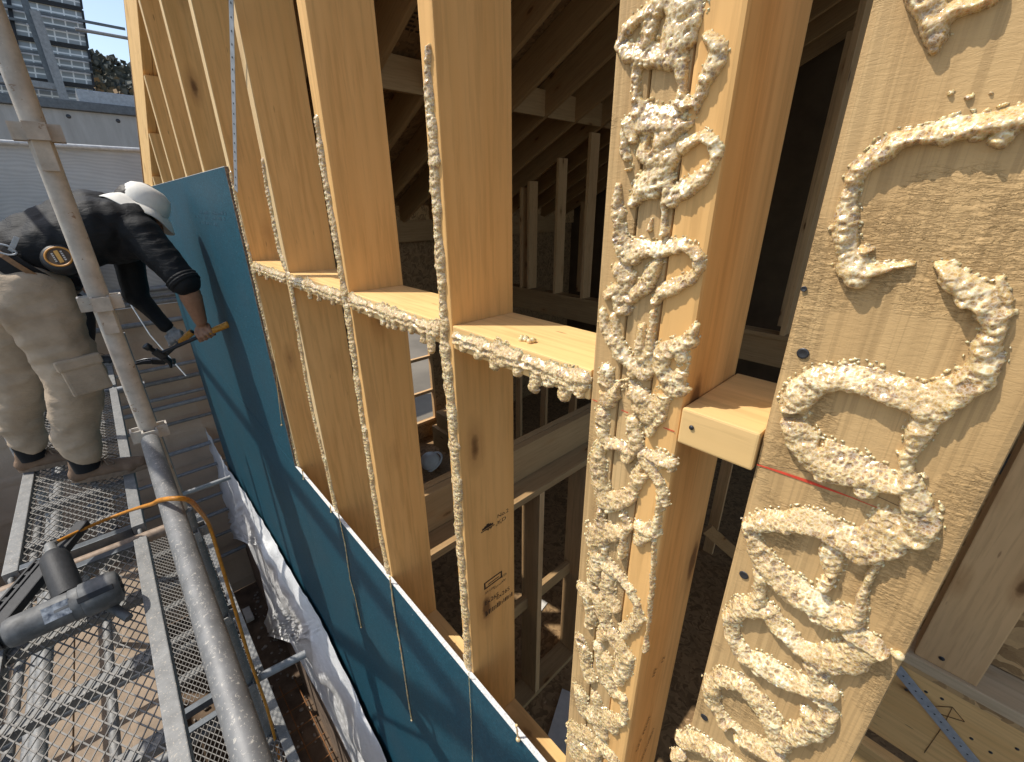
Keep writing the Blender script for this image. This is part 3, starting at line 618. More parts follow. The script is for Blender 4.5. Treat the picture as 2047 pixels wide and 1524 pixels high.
# ------------------------------------------------------------------ inside the house
GF = -3.14                                      # ground floor level
def st_(o): return tag(o, kind='structure')
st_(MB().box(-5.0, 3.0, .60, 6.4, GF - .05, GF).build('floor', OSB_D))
RF0, RFS = 2.06, .475; ROOF = osb('roof_strand_board', (.26, .155, .07), (.15, .085, .035))  # roof board colour darkened to paint deeper shade between the rafters
def rafter(y, i):
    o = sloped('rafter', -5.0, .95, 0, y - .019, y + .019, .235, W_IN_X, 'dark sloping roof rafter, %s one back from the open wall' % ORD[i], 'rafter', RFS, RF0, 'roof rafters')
    return o
for i in range(13): rafter(.72 + .4 * i, i)
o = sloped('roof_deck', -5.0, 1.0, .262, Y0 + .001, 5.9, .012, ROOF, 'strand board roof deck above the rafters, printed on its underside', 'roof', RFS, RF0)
mk = MB(); rr = random.Random(21)                # rows of printing under the roof deck
for k in range(5):
    for j in range(9):
        if rr.random() < .75: mk.box(4.9 - 2.9 + .42 + k * .03, 4.9 - 2.9 + .435 + k * .03, 1.60 + j * .035, 1.62 + j * .035 + rr.uniform(0, .01), -.0008, -.0002)
q = mk.build('printing', INK, None); q.parent = o
def rblock(i, x=-2.92):
    y = .72 + .4 * i; z = RF0 + RFS * x
    o = MB().box(x - .019, x + .019, y + .0195, y + .3805, z + .004, z + .20, .002).build('rafter_blocking', W_IN_Y, None, (x, y + .2, z))
    tag(o, 'dark blocking board between the %s and %s roof rafters' % (ORD[i], ORD[i + 1]), 'blocking', 'blocking between the rafters')
for i in range(1, 9): rblock(i)
# far upper wall on a beam
YW, PZ = 3.9, -1.0
tag(board('interior_beam', -5.0, 1.9, YW - .02, YW + .07, PZ - .275, PZ - .039, W_IN_X, 'deep beam carrying the dark upper partition at the back', 'beam'))
tag(board('partition_plate', -5.0, 1.9, YW - .05, YW + .09, PZ - .038, PZ, W_IN_X, 'bottom plate of the dark upper partition at the back', 'plate'))
k = 0
for x in (-3.97, -3.84, -3.40, -2.99, -2.60, -2.19, -1.76, -1.36, -.95, -.55, -.15, .25, .65):
    zt = RF0 + RFS * x - .003
    tag(board('partition_stud', x - .019, x + .019, YW - .049, YW + .089, PZ, min(zt, 1.9), W_IN_Z, 'stud of the dark upper partition, %s from its low left end' % ORD[k], 'stud', 'upper partition studs')); k += 1
k = 0
for x in (-4.3, -3.2, -2.3, -1.4, -.5):
    tag(board('back_stud', x, x + .14, 5.4, 5.44, PZ - .3, min(RF0 + RFS * x - .003, 1.9), W_IN_Z, 'barely visible stud in the darkness behind the upper partition, %s from the left' % ORD[k], 'stud', 'studs in the darkness')); k += 1
q = [(-5.0, 5.88, GF), (1.95, 5.88, GF), (1.95, 5.88, RF0 + RFS * 1.95 + .25), (-5.0, 5.88, RF0 - RFS * 5.0 + .25)]
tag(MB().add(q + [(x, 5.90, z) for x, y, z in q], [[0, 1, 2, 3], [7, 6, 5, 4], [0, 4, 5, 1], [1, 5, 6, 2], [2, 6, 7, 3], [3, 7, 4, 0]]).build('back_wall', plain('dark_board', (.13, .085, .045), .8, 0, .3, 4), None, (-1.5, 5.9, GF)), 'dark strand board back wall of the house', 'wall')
# low eave side (far end) wall with an opening on the daylight
XE = -4.85
ow = empty('end_wall', (XE, 2.4, GF), 'far end wall with strand board header and ladder like window openings', 'wall')
mb = MB(); mb.box(XE - .02, XE, .60, 2.50, GF, -.3); mb.box(XE - .02, XE, 2.96, 5.9, GF, -.3); mb.box(XE - .02, XE, 2.50, 2.96, GF, -2.86); mb.box(XE - .02, XE, 2.5, 2.96, -1.45, -.3); mb.build('board', OSB_D, ow)
mb = MB()
for y in (2.48, 2.94): mb.box(XE, XE + .05, y, y + .035, -2.86, -1.45)
for z in (-2.9, -2.45, -1.95): mb.box(XE, XE + .045, 2.515, 2.94, z, z + .04)
mb.build('window_frame', W_IN_Z, ow)
MB().box(XE + .002, XE + .04, .6, 5.9, -.30, -.02, .002).build('header', OSB, ow)
tag(board('header_beam', XE + .05, XE + .09, .6, 5.6, -.42, -.18, W_IN_Y, 'beam lying across under the low ends of the rafters', 'beam'))
for k, y in enumerate((1.5, 2.0, 3.3, 3.7, 4.1)):
    tag(board('end_stud', XE + .001, XE + .13, y, y + .038, GF, -.43, W_IN_Z, 'stud on the far end wall, %s from the front' % ORD[k], 'stud', 'end wall studs'))
tag(MB().box(-4.6, -3.9, 2.75, 3.1, GF, GF + .30, .01).box(-4.55, -4.0, 2.8, 3.05, GF + .301, GF + .52, .01).build('lumber_stack', W_IN_X, None, (-4.25, 2.9, GF)), 'stack of short timber offcuts near the bright window opening', 'timber')
# floor partition running away from the wall, carrying a double beam
XP = -1.40
for k, (a, b) in enumerate(((-.088, -.047), (-.043, -.002))):
    tag(board('floor_beam', XP + a, XP + b, .62, 3.85, -1.40 , -1.196, W_IN_Y, ('left' if k == 0 else 'right') + ' ply of the double beam running into the house', 'beam', 'double beam plies'))
tag(board('wall_plate', XP - .02, XP + .12, .62, 3.85, -1.442, -1.404, W_IN_Y, 'flat top plate under the double beam', 'plate'))
tag(board('floor_plate', XP - .02, XP + .12, .62, 3.85, GF, GF + .038, W_IN_Y, 'floor plate of the ground floor partition', 'plate'))
for k, y in enumerate((.98, 1.39, 1.80, 1.95, 2.35, 2.75, 3.15)):
    tag(board('partition_stud', XP - .019, XP + .119, y, y + .038, GF + .039, -1.443, W_IN_Z, 'ground floor partition stud below the double beam, %s from the open wall' % ORD[k], 'stud', 'ground floor partition studs'))
    if k in (0, 1, 4): tag(board('partition_blocking', XP, XP + .038, y + .039, (1.389, 1.799, 0, 0, 2.749)[k], -2.36, -2.27, W_IN_Y, 'cross blocking in the ground floor partition, %s from the open wall' % ORD[(0, 1, 0, 0, 2)[k]], 'blocking', 'ground floor blocking'))
k = 0
for x in (-4.2, -3.75, -3.3, -2.85, -2.4, -1.95, -1.1, -.65, -.2, .25, .7):
    tag(board('rear_stud', x, x + .089, 3.55, 3.588, GF, -1.5, W_IN_Z, 'stud of the ground floor rear partition, %s from the left' % ORD[k], 'stud', 'ground floor rear studs')); k += 1
tag(board('rear_plate', -4.5, 1.5, 3.54, 3.60, -1.499, -1.46, W_IN_X, 'top plate of the ground floor rear partition', 'plate'))
o = MB().bar((-.9, 2.9, -2.35), (-.45, 3.5, GF + .05), .03, .09).build('diagonal_brace', W_IN_X, None, (-.45, 3.5, GF)); tag(o, 'diagonal brace seen through the narrow gap beside the wide post', 'brace')
# helmet, scraps
hp = atZ(862, 928, GF + .02); r = empty('safety_helmet', (hp[0], hp[1], GF), 'white safety helmet lying on the dark floor inside', 'helmet')
WH = plain('white_helmet', (.75, .75, .72), .35, 0, .08)
Mh = Matrix.Translation((hp[0], hp[1], GF + .05)) @ Matrix.Rotation(R(28), 4, 'X')
MB().lathe([(.125, 0), (.124, .03), (.112, .075), (.085, .11), (.045, .132), (.001, .137)], Mh).build('shell', WH, r)
MB().lathe([(.125, .0), (.15, -.006), (.152, -.002), (.126, .006)], Mh @ Matrix.Diagonal((1, 1.15, 1, 1))).build('brim', WH, r)
CARD = plain('white_card', (.72, .68, .62), .8, 0, .12)
rr = random.Random(31)
for u, v, w, h, lab in ((1100, 1337, .09, .09, 'square white paper scrap on the ground floor'), (1081, 1212, .06, .12, 'rounded white scrap on the floor beyond the partition'), (1124, 1448, .13, .42, 'pale strip of board lying on the floor beside the triple post')):
    p = atZ(u, v, GF + .004); M = Matrix.Translation((p[0], p[1], GF + .003)) @ Matrix.Rotation(rr.uniform(.1, .9), 4, 'Z')
    tag(MB().box(-w / 2, w / 2, -h / 2, h / 2, 0, .006, 0, M).build('floor_scrap', CARD, None, (p[0], p[1], GF)), lab, 'scrap')
rr = random.Random(77); mb = MB()
for k in range(90):
    p = (rr.uniform(-2.6, .3), rr.uniform(.8, 3.3)); M = Matrix.Translation((p[0], p[1], GF + .003)) @ Matrix.Rotation(rr.uniform(0, 3), 4, 'Z'); a = rr.uniform(.004, .016)
    mb.box(-a, a, -a * .5, a * .5, 0, .003, 0, M)
tag(mb.build('sawdust_litter', plain('litter', (.55, .36, .2), .9), None, (0, 0, 0)), 'wood chips scattered over the dark floor', 'litter', kind='stuff')

# right hand side: upper floor edge with plate, stud, strand board wall and perforated strap
YR = 1.535
tag(board('rim_beam', -.15, 2.2, YR + .006, YR + .05, -1.72, -1.3795, W_X, 'wide nailed beam face at the lower right corner', 'beam'))
tag(board('floor_edge', -.15, 2.2, YR + .002, 3.8, -1.379, -1.361, OSB, 'rough brown floor sheet edge under the right plate', 'floor sheet'))
PLR = tag(board('floor_plate', -.15, 2.2, YR, YR + .14, -1.36, -1.322, wood('plate_wood_pale', 'x', (.66, .53, .35), (.55, .40, .24), .2), 'knotty pale floor plate at the lower right', 'plate'))
SR = empty('wall_stud', (.26, YR + .05, -1.321), 'shaded stud standing on the pale plate at the right edge', 'stud')
MB().box(.190, .330, YR + .012, YR + .10, -1.321, .9, .004).build('board', W_IN_Z, SR)
MB().lathe([(.0001, .0012), (.007, .001), (.0072, 0)], frame_to((.245, YR + .011, -1.285), (0, -1, 0)), 12).build('nail', NAILM, SR)
tag(board('strand_board_wall', .1, 2.2, YR + .142, YR + .154, -1.321, -.70, OSB, 'strand board sheet behind the right stud', 'wall'))
tag(board('dark_sill', .1, 2.2, YR + .11, YR + .17, -.695, -.65, STEELD, 'dark metal sill above the strand board at the right edge', 'sill'))
tag(board('upper_board_wall', .1, 2.2, YR + .25, YR + .262, -.70, .9, OSB_D, 'dark board wall further back at the right edge', 'wall'))
tag(board('lower_beam', -.15, 2.2, YR - .045, YR - .004, -1.96, -1.745, W_X, 'lower cross beam at the bottom right corner', 'beam'))
rr = random.Random(8)
for k in range(16):
    MB().lathe([(.0001, .0012), (.0045, .001), (.0048, 0)], frame_to((rr.uniform(0, 1.1), YR + .0058, rr.uniform(-1.69, -1.42)), (0, -1, 0)), 8).build('nail_head', NAILM, bpy.data.objects['rim_beam'])
a, b = atY(1776, 1315, YR - .004), atY(1985, 1570, YR - .004)
perf_strap('steel_strap', a, b, .034, .0016, (0, -1, 0), 'diagonal perforated steel strap nailed across the lower right beam', .024)
def pl(pts, name, par, w=.0022, y=YR + .0052):
    for p, q in zip(pts[:-1], pts[1:]):
        A, B = Vector(atY(*p, y)), Vector(atY(*q, y)); yield A, B
mb = MB()
for A, B in pl([(1870, 1412), (1904, 1414), (1886, 1450), (1848, 1505)], 'x', None): mb.bar(A, B, .0012, .003, (0, 1, 0))
for A, B in pl([(1904, 1414), (1928, 1443), (1880, 1428)], 'x', None): mb.bar(A, B, .0012, .003, (0, 1, 0))
mb.build('pencil_arrow', plain('pencil_brown', (.19, .095, .035), .8), bpy.data.objects['rim_beam'])

# unseen upper gable panel, added to keep sunlight out and the house dark
g = MB(); xa, xb, zb = -1.95, 1.9, .66
q = [(xa, YB1, zb), (xb, YB1, zb), (xb, YB1, RIM0 + RIMS * xb + .30), (xa, YB1, RIM0 + RIMS * xa + .24)]
g.add(q + [(x, YB0, z) for x, y, z in q], [[0, 1, 2, 3], [7, 6, 5, 4], [0, 4, 5, 1], [1, 5, 6, 2], [2, 6, 7, 3], [3, 7, 4, 0]])
tag(g.build('sheathing_panel', BLUE, None, (-.5, YB1, zb)), 'unseen blue panel added on the gable to shade the house inside', 'wall panel', 'blue sheathing panels')
# ------------------------------------------------------------------ scaffold
DK = -1.25; YI, YO = -.16, -.57
PR_ = .0243
def flange(mb, x, y, z, w=.042):
    for dx, dy in ((1, 0), (-1, 0), (0, 1), (0, -1)):
        p = Vector((x, y, z)); d = Vector((dx, dy, 0)); s = Vector((-dy, dx, 0))
        a = p + d * .020; b = p + d * (.020 + w * .62)
        mb.bar(a, b, .040, .005); mb.bar(a + s * .018, b + s * .018, .005, .040); mb.bar(a - s * .018, b - s * .018, .005, .040)
        mb.bar(b + s * -.021, b + s * .021, .005, .040)
SX_ = -1.742
r = empty('scaffold_standard', (SX_, -.032, -4.6), 'chipped white scaffold standard rising past the bending worker', 'scaffold pole')
MB().tube([(SX_, -.030, -1.02), (SX_, -.030, 2.6)], PR_, 24).build('tube', PAINTW, r)
MB().tube([(SX_, -.018, -4.6), (SX_, -.018, -1.03)], PR_ * 1.0, 24).build('lower_tube', GALV_D, r)
for z in (.173, -.262, -.697, .608, 1.043):
    mb = MB(); flange(mb, SX_, -.030, z); mb.build('pocket', PAINTW, r)
    MB().box(SX_ + .026, SX_ + .034, -.047, -.012, z - .09, z + .005, .002).build('wedge', PAINTW, r)
for z in (-1.13, -1.564, -1.986, -2.416, -2.85, -3.28):
    mb = MB(); flange(mb, SX_, -.018, z); mb.build('pocket', GALV_D, r)
# handrail running towards the viewer
HR = empty('handrail', (-1.0, -.02, -.80), 'thick worn galvanised handrail at the lower left, close to the viewer', 'handrail')
MB().tube([(SX_ + .045, -.036, -.705), (SX_ + .06, -.036, -.7035), (-.9, -.034, -.755), (.25, -.030, -.80)], [PR_ * .7, PR_ * 1.0, PR_ * 1.0, PR_ * 1.0], 28).build('tube', GALV, HR)
# an upper outer guard pipe and standards out of frame (they throw the shadows)
for k, (a, b, y, z, lab) in enumerate(((-5.4, .6, -.62, 1.043, 'outer guard pipe above the deck'), (-5.4, .6, -.62, -.36, 'outer guard pipe at knee height'))):
    tag(MB().tube([(a, y, z), (b, y, z)], PR_, 12).build('guard_pipe', GALV_B, None, (a, y, z)), lab, 'guard pipe')
tag(MB().tube([(-3.3, -.62, -.17), (-1.25, -.62, 1.175)], PR_, 12).build('shadow_pipe', GALV_B, None, (-3.3, -.62, -.17)), 'unseen diagonal pipe added outside the scaffold to cast a shadow band', 'brace')  # unseen pipe, added for the diagonal shadow it casts on the blue panel
for x, y, lab in ((-5.34, -.62, 'outer scaffold pole at the far end'), (-3.62, -.66, 'outer scaffold pole behind the worker'), (-3.63, -.030, 'inner scaffold pole hidden behind the worker')):
    tag(MB().tube([(x, y, -4.6), (x, y, 1.6 if y < -.1 else -.75)], PR_, 12).build('scaffold_pole', GALV_B, None, (x, y, -4.6)), lab, 'scaffold pole')

def mesh_deck(x0, x1, y0, y1, z, label, cell=(.047, .0275), mat=MESHM, w=.0036, rail=.042, group='mesh scaffold decks'):
    r = empty('mesh_deck', ((x0 + x1) / 2, (y0 + y1) / 2, z - .04), label, 'scaffold deck', group)
    for y in (y0, y1 - rail): MB().box(x0, x1, y, y + rail, z - .045, z + .006, .003).build('side_rail', GALV_D, r)
    for x in (x0, x1 - .034): MB().box(x, x + .034, y0 + rail + .001, y1 - rail - .001, z - .042, z + .002, .002).build('end_rail', STEELD, r)
    x = x0 + .30
    while x < x1 - .1: MB().box(x, x + .045, y0 + rail + .001, y1 - rail - .001, z - .040, z - .012, .002).build('cross_member', GALV_D, r); x += .30
    mb = MB(); a, b = y0 + rail - .004, y1 - rail + .004; cx_, cy_ = cell; X0, X1 = x0 + .03, x1 - .03
    ny = int((b - a) / (cy_ / 2)); nx = int((X1 - X0) / cx_)
    # expanded metal: zigzag strands along X
    for j in range(ny + 1):
        y = a + (b - a) * j / ny; A = cy_ / 4 * .96
        vs = []; fs = []
        for i in range(2 * nx + 1):
            x = X0 + i * cx_ / 2; s = A if (i + j) % 2 else -A
            for dy, dz in ((-w / 2, 0), (w / 2, .0012), (w / 2, -.0018), (-w / 2, -.003)): vs.append((x, y + s + dy, z - .006 + dz + (.0016 if (i + j) % 2 else 0)))
        for i in range(2 * nx):
            for k in range(4): fs.append([4 * i + k, 4 * i + (k + 1) % 4, 4 * i + 4 + (k + 1) % 4, 4 * i + 4 + k])
        mb.add(vs, fs)
    mb.build('expanded_mesh', mat, r)
    for y in (y0 + .02, y1 - .02):
        for x, d in ((x0, -1), (x1, 1)): MB().tube([(x, y, z - .02), (x + d * .02, y, z - .012), (x + d * .035, y, z - .03), (x + d * .03, y, z - .055)], .008, 8).build('hook', GALV_D, r)
    return r
mesh_deck(-2.03, -.35, YO, YI, DK, 'near mesh scaffold deck with the nail gun lying on it')
mesh_deck(-4.14, -2.13, YO, YI, DK, 'mesh scaffold deck the bending worker stands on')
mesh_deck(-5.20, -4.22, YO, YI, DK, 'far mesh scaffold deck under the second person', w=.005)
def pipe(name, a, b, mat, label, r_=PR_, group=None, cat='pipe', n=14):
    return tag(MB().tube([a, b], r_, n).build(name, mat, None, a), label, cat, group)
pipe('transom', (-2.08, -.66, DK - .035), (-2.08, .0, DK - .035), plain('rusty_pipe', (.36, .27, .20), .6, .2, .4, 40), 'brownish transom pipe between the near deck and the worker deck')
pipe('transom', (-4.18, -.66, DK - .03), (-4.18, .0, DK - .03), GALV_B, 'bright transom pipe with a clamp under the far deck joint')
mb = MB().box(-4.23, -4.12, -.10, -.02, DK - .06, DK + .02, .01); tag(mb.build('clamp', GALV_B, None, (-4.18, -.06, DK)), 'shiny clamp on the transom at the far deck joint', 'clamp')
# lower level
mesh_deck(-2.02, -.2, -.36, .06, -2.35, 'fine mesh deck one level below the near deck', (.042, .024), w=.0034)
mesh_deck(-3.86, -2.1, -.36, .06, -2.35, 'fine mesh deck one level below the worker', (.042, .024), w=.0034)
PLK = plain('tan_plank', (.33, .25, .18), .8, 0, .3, 6)
for k, (y0, x0, x1) in enumerate(((-1.45, -4.6, .2), (-1.17, -4.6, .2), (-.90, -4.6, .2), (-.64, -4.6, .2))):
    tag(MB().box(x0, x1, y0, y0 + .262, -3.06, -3.03, .004).build('plank', PLK, None, ((x0 + x1) / 2, y0, -3.06)), 'long tan plank under the mesh deck, %s from the outer side' % ORD[k], 'plank', 'planks below the deck')
for k, (y, z) in enumerate(((-.60, -1.72), (-.78, -2.15), (-.62, -2.62), (-.98, -2.5))):
    pipe('ledger', (-5.2, y, z), (-.3, y, z), GALV_D, 'grey ledger pipe seen through the deck mesh, %s from the top' % ORD[(0, 1, 3, 2)[k]], PR_, 'ledger pipes under the deck')
for k, x in enumerate((-3.2, -2.6, -2.0, -1.5, -1.0)):
    pipe('lower_transom', (x, -1.3, -2.42), (x, .02, -2.42), GALV_D, 'lower cross pipe under the decks, %s from the far end' % ORD[k], PR_, 'lower cross pipes')
# transoms and guard pipes crossing the narrow gap towards the house
EZ = (-.80, -1.04, -1.49, -1.63, -1.80, -1.90, -2.09, -2.42, -2.69, -2.91, -3.07, -3.3, -3.6, -3.9)
for k, z in enumerate(EZ):
    pipe('end_pipe', (-5.27, -.75, z), (-5.27, .95, z + .01), GALV_B if k % 3 else GALV_D, 'horizontal pipe across the brown end sheet, %s from the top' % ORD[k], PR_ * (.95 if k % 2 else .75), 'pipes across the end sheet')
for k, (x, z) in enumerate(((-3.62, -2.0),)):
    pipe('gap_pipe', (x, -.03, z), (x, .30, z), GALV_B, 'short pipe bridging the gap to the house, %s from the top' % ORD[k], PR_ * .7, 'gap pipes')
pipe('wall_tie', (SX_, .02, -2.0), (SX_ + .03, .22, -2.0), GALV_B, 'bright tie pipe crossing the gap beside the pockets', PR_ * .75)

# end sheets
def fabric(name, col, fold=True, trans=.25, wav=False):
    m, nt, b = newmat(name); t = NT(nt); v = t.coords((1, 1, 1), False)
    n = t.noise(v, 3, 4); c = t.ramp(n, [(.3, tuple(x * .82 for x in col)), (.7, col)])
    if wav:
        w = t.n('ShaderNodeTexWave', wave_type='RINGS'); w.inputs['Scale'].default_value = 5; w.inputs['Distortion'].default_value = 9; w.inputs['Detail'].default_value = 1; w.inputs['Detail Scale'].default_value = .7
        mp = t.coords((.6, 1, 2.2), False); t.l(mp, w.inputs['Vector']); c = t.mix(t.math('MULTIPLY', w.outputs['Fac'], .32), c, tuple(x * .55 for x in col))
    t.l(c, b.inputs['Base Color']); b.inputs['Roughness'].default_value = .75; b.inputs['Specular IOR Level'].default_value = .2
    cr = t.noise(t.coords((6, 6, 6), False), 2, 4, .7); t.bump(b, cr, .4, .02); return m
GREYF = fabric('grey_mesh_fabric', (.60, .60, .58), wav=True); BROWNF = fabric('brown_sheet_fabric', (.60, .46, .34))
def sheet(name, x, y0, y1, z0, z1, mat, label, amp=.03, seed=1, creases=True, ny=60, nz=80):
    vs = []; fs = []
    for i in range(ny + 1):
        for j in range(nz + 1):
            y = y0 + (y1 - y0) * i / ny; z = z0 + (z1 - z0) * j / nz
            d = amp * mnoise.noise(Vector((y * 2.1, z * 1.3, seed))) + amp * .4 * mnoise.noise(Vector((y * 7, z * 5, seed + 9)))
            if creases:
                for p in ((y - .02) % .33, (z + .11) % .36): d += .010 * math.exp(-(min(p, .33 - p) / .012) ** 2)
            vs.append((x + d, y, z))
    for i in range(ny):
        for j in range(nz): a = i * (nz + 1) + j; fs.append([a, a + nz + 1, a + nz + 2, a + 1])
    o = MB().add(vs, fs, True).build(name, mat, None, (x, (y0 + y1) / 2, z0)); return tag(o, label, 'sheet')
sheet('mesh_sheet', -5.40, -1.6, .98, -.86, .44, GREYF, 'grey scaffold mesh sheet closing the far end behind the worker', .012, 2, False)
sheet('brown_sheet', -5.42, -1.6, .98, -4.6, -.90, BROWNF, 'creased brown sheet hanging below the grey mesh at the far end', .02, 3, True, 120, 200)
pipe('sheet_pipe', (-5.38, -1.6, .455), (-5.38, .98, .455), plain('white_pipe', (.7, .7, .68), .4), 'white pipe along the top edge of the grey mesh sheet', .017)
pipe('sheet_pipe', (-5.36, -1.2, -.74), (-5.36, .98, -.74), GALV_B, 'pair of bright pipes below the grey sheet, upper one', .024)
pipe('sheet_pipe', (-5.36, -1.2, -.86), (-5.36, .98, -.86), GALV_B, 'pair of bright pipes below the grey sheet, lower one', .024)
sheet('brown_sheet_outer', 0, 0, 1, 0, 1, BROWNF, 'x', 0, 5)
bpy.data.objects.remove(bpy.data.objects['brown_sheet_outer'])
vs = []; fs = []
for i in range(81):
    for j in range(31):
        x = -5.4 + 5.9 * i / 80; z = -4.55 + 2.6 * j / 30
        vs.append((x, -1.70 + .03 * mnoise.noise(Vector((x * 2, z, 4))), z))
for i in range(80):
    for j in range(30): a = i * 31 + j; fs.append([a, a + 31, a + 32, a + 1])
tag(MB().add(vs, fs, True).build('side_sheet', BROWNF, None, (-2.5, -1.7, -4.55)), 'brown sheet along the outer side, glimpsed through the deck mesh', 'sheet')
rp = atZ(330, 700, -1.3)
tag(MB().tube([atX(262, 610, -4.3), atX(300, 670, -4.2), atX(372, 752, -4.0)], .0045, 8).build('white_cord', plain('cord_white', (.8, .8, .78), .7), None, atX(300, 670, -4.2)), 'thin white cord slanting down past the far pipes', 'cord')

# ------------------------------------------------------------------ lower house wall, wrap, ground
def strip_mesh(name, rows, mat, label, cat, nsub=10, amp=.02, seed=3, freq=9):
    """rows: list of (top, bottom) world points; folds hang between them"""
    vs = []; fs = []; M_ = 26; full = []
    for (a, b), (c, d) in zip(rows[:-1], rows[1:]):
        for k in range(nsub): f = k / nsub; full.append((Vector(a).lerp(Vector(c), f), Vector(b).lerp(Vector(d), f)))
    full.append((Vector(rows[-1][0]), Vector(rows[-1][1])))
    for i, (a, b) in enumerate(full):
        for j in range(M_ + 1):
            f = j / M_; p = a.lerp(b, f)
            k = mnoise.noise(Vector((p.x * freq * .8, p.z * freq * .8, seed))) + .5 * mnoise.noise(Vector((p.x * freq * 2.6, p.z * freq * 1.2, seed + 5)))
            fold = .6 * math.sin(p.x * 5 + p.z * 9 + 2.5 * mnoise.noise(Vector((p.x * 2, p.z * 2, 1))))
            p = p + Vector((0, -abs(amp * (k + fold)) * math.sin(math.pi * min(1, f * 1.1 + .08)) - .004, amp * .5 * k * f)); vs.append(p)
    for i in range(len(full) - 1):
        for j in range(M_): a = i * (M_ + 1) + j; fs.append([a, a + M_ + 1, a + M_ + 2, a + 1])
    o = MB().add(vs, fs, True).build(name, mat, None, vs[len(vs) // 2]); return tag(o, label, cat)
CLOTH = fabric('white_housewrap', (.86, .86, .85))
YC = YB0 - .006
rows = []
for t_, b_, o_ in (((383, 790), (386, 812), 0), ((396, 818), (404, 862), .01), ((420, 868), (424, 918), .02), ((448, 922), (434, 968), .04), ((492, 985), (452, 1046), .06), ((520, 1030), (470, 1066), .07), ((556, 1090), (520, 1082), .05), ((590, 1150), (545, 1140), .05), ((622, 1205), (562, 1215), .05), ((640, 1235), (545, 1262), .09), ((655, 1265), (606, 1280), .05), ((690, 1335), (632, 1330), .04), ((735, 1430), (672, 1400), .04), ((800, 1560), (740, 1540), .04), ((860, 1700), (800, 1680), .04)):
    rows.append((atY(*t_, YC - .006), atY(b_[0] - (24 if b_[1] > 900 else 5), b_[1] + 4, YC - o_ - .03)))
strip_mesh('housewrap', rows, CLOTH, 'crumpled white house wrap hanging loose along the blue wall', 'wrap', 10, .05, 3, 5)
BAND = plain('weathered_formboard', (.30, .22, .165), .85, 0, .45, 14, .4)
ba = tag(MB().box(-6.0, 1.0, Y0 - .02, Y0 + .02, -4.62, -3.32, .004).build('lower_wall', BAND, None, (-2.5, Y0, -4.6)), 'weathered brown base board below the blue wall', 'wall')
MB().box(-6.0, 1.0, Y0 - .024, Y0 - .0205, -3.335, -3.322).build('white_edge', EDGE_W, ba)
DIRT = plain('dirt', (.17, .115, .075), .95, 0, .45, 9, .6)
gp = []; gf = []; N = 70
for i in range(N + 1):
    for j in range(N + 1):
        x = -7.5 + 9 * i / N; y = -4 + 8.0 * j / N; gp.append((x, y, -4.6 + .035 * mnoise.noise(Vector((x * 2, y * 2, 0)))))
for i in range(N):
    for j in range(N): a = i * (N + 1) + j; gf.append([a, a + N + 1, a + N + 2, a + 1])
st_(MB().add(gp, gf, True).build('ground', DIRT))
st_(MB().add([(-400, -300, -4.68), (300, -300, -4.68), (300, 300, -4.68), (-400, 300, -4.68)], [[0, 1, 2, 3]]).build('terrain', plain('yard_earth', (.20, .17, .13), .95, 0, .3, .5)))
RUST = plain('rusty_bar', (.30, .135, .05), .85, .2, .4, 80)
mb = MB(); rr = random.Random(6)
for k in range(12): x = -3.6 + k * .2; mb.tube([(x, -.15, -4.53 + rr.uniform(-.01, .01)), (x + .03, .36, -4.53)], .005, 6)
for k in range(4): y = -.1 + k * .14; mb.tube([(-3.7, y, -4.522), (-1.2, y + .02, -4.522)], .005, 6)
tag(mb.build('rebar_mat', RUST, None, (-2.4, .1, -4.53)), 'rusty reinforcing mesh lying on the dark earth in the gap', 'reinforcement')
rr = random.Random(16); mb = MB()
for k in range(420):
    s = rr.uniform(.006, .022); mb.sphere((rr.uniform(-5.2, -.4), rr.uniform(-.7, .36), -4.585), s, 4, (1, rr.uniform(.6, 1.2), rr.uniform(.5, .8)))
tag(mb.build('gravel', plain('stones', (.36, .31, .26), .9, 0, .4, 20), None, (0, 0, -4.6)), 'loose stones on the earth below the scaffold', 'gravel', kind='stuff')
p = atZ(495, 1225, -4.5)
tag(MB().box(p[0] - .1, p[0] + .1, p[1] - .04, p[1] + .04, -4.56, -4.50, .01).build('concrete_block', CARD, None, (p[0], p[1], -4.56)), 'pale block lying on the earth beside the wall', 'block')

# orange air hose over the handrail
h = [atZ(109, 1086, DK + .13), atZ(150, 1066, DK + .12), atZ(190, 1048, DK + .10), atZ(240, 1028, DK + .10), atZ(275, 1016, DK + .22)]
h2 = [Vector(x) for x in h] + [Vector(atZ(u, v, z)) for u, v, z in ((304, 1008, -.80), (318, 1001, -.71), (345, 997, -.672), (376, 1000, -.70), (396, 1018, -.82))]
for u, v, z in ((418, 1050, -1.15), (440, 1120, -1.45), (470, 1220, -1.80), (500, 1320, -2.2), (535, 1420, -2.7), (560, 1520, -3.2), (575, 1570, -3.6)): h2.append(Vector(atX(u, v, SX_ + .06)) + Vector((0, .0, 0)))
def smooth_path(ps, n=8):
    out = []
    for i in range(len(ps) - 1):
        p0, p1, p2, p3 = ps[max(i - 1, 0)], ps[i], ps[i + 1], ps[min(i + 2, len(ps) - 1)]
        for k in range(n):
            t = k / n; out.append(.5 * ((2 * p1) + (p2 - p0) * t + (2 * p0 - 5 * p1 + 4 * p2 - p3) * t * t + (3 * p1 - p0 - 3 * p2 + p3) * t ** 3))
    return out + [ps[-1]]
tag(MB().tube(smooth_path(h2), .0062, 10).build('air_hose', ORANGE, None, h2[0]), 'orange air hose running from the nail gun over the handrail and down', 'hose')

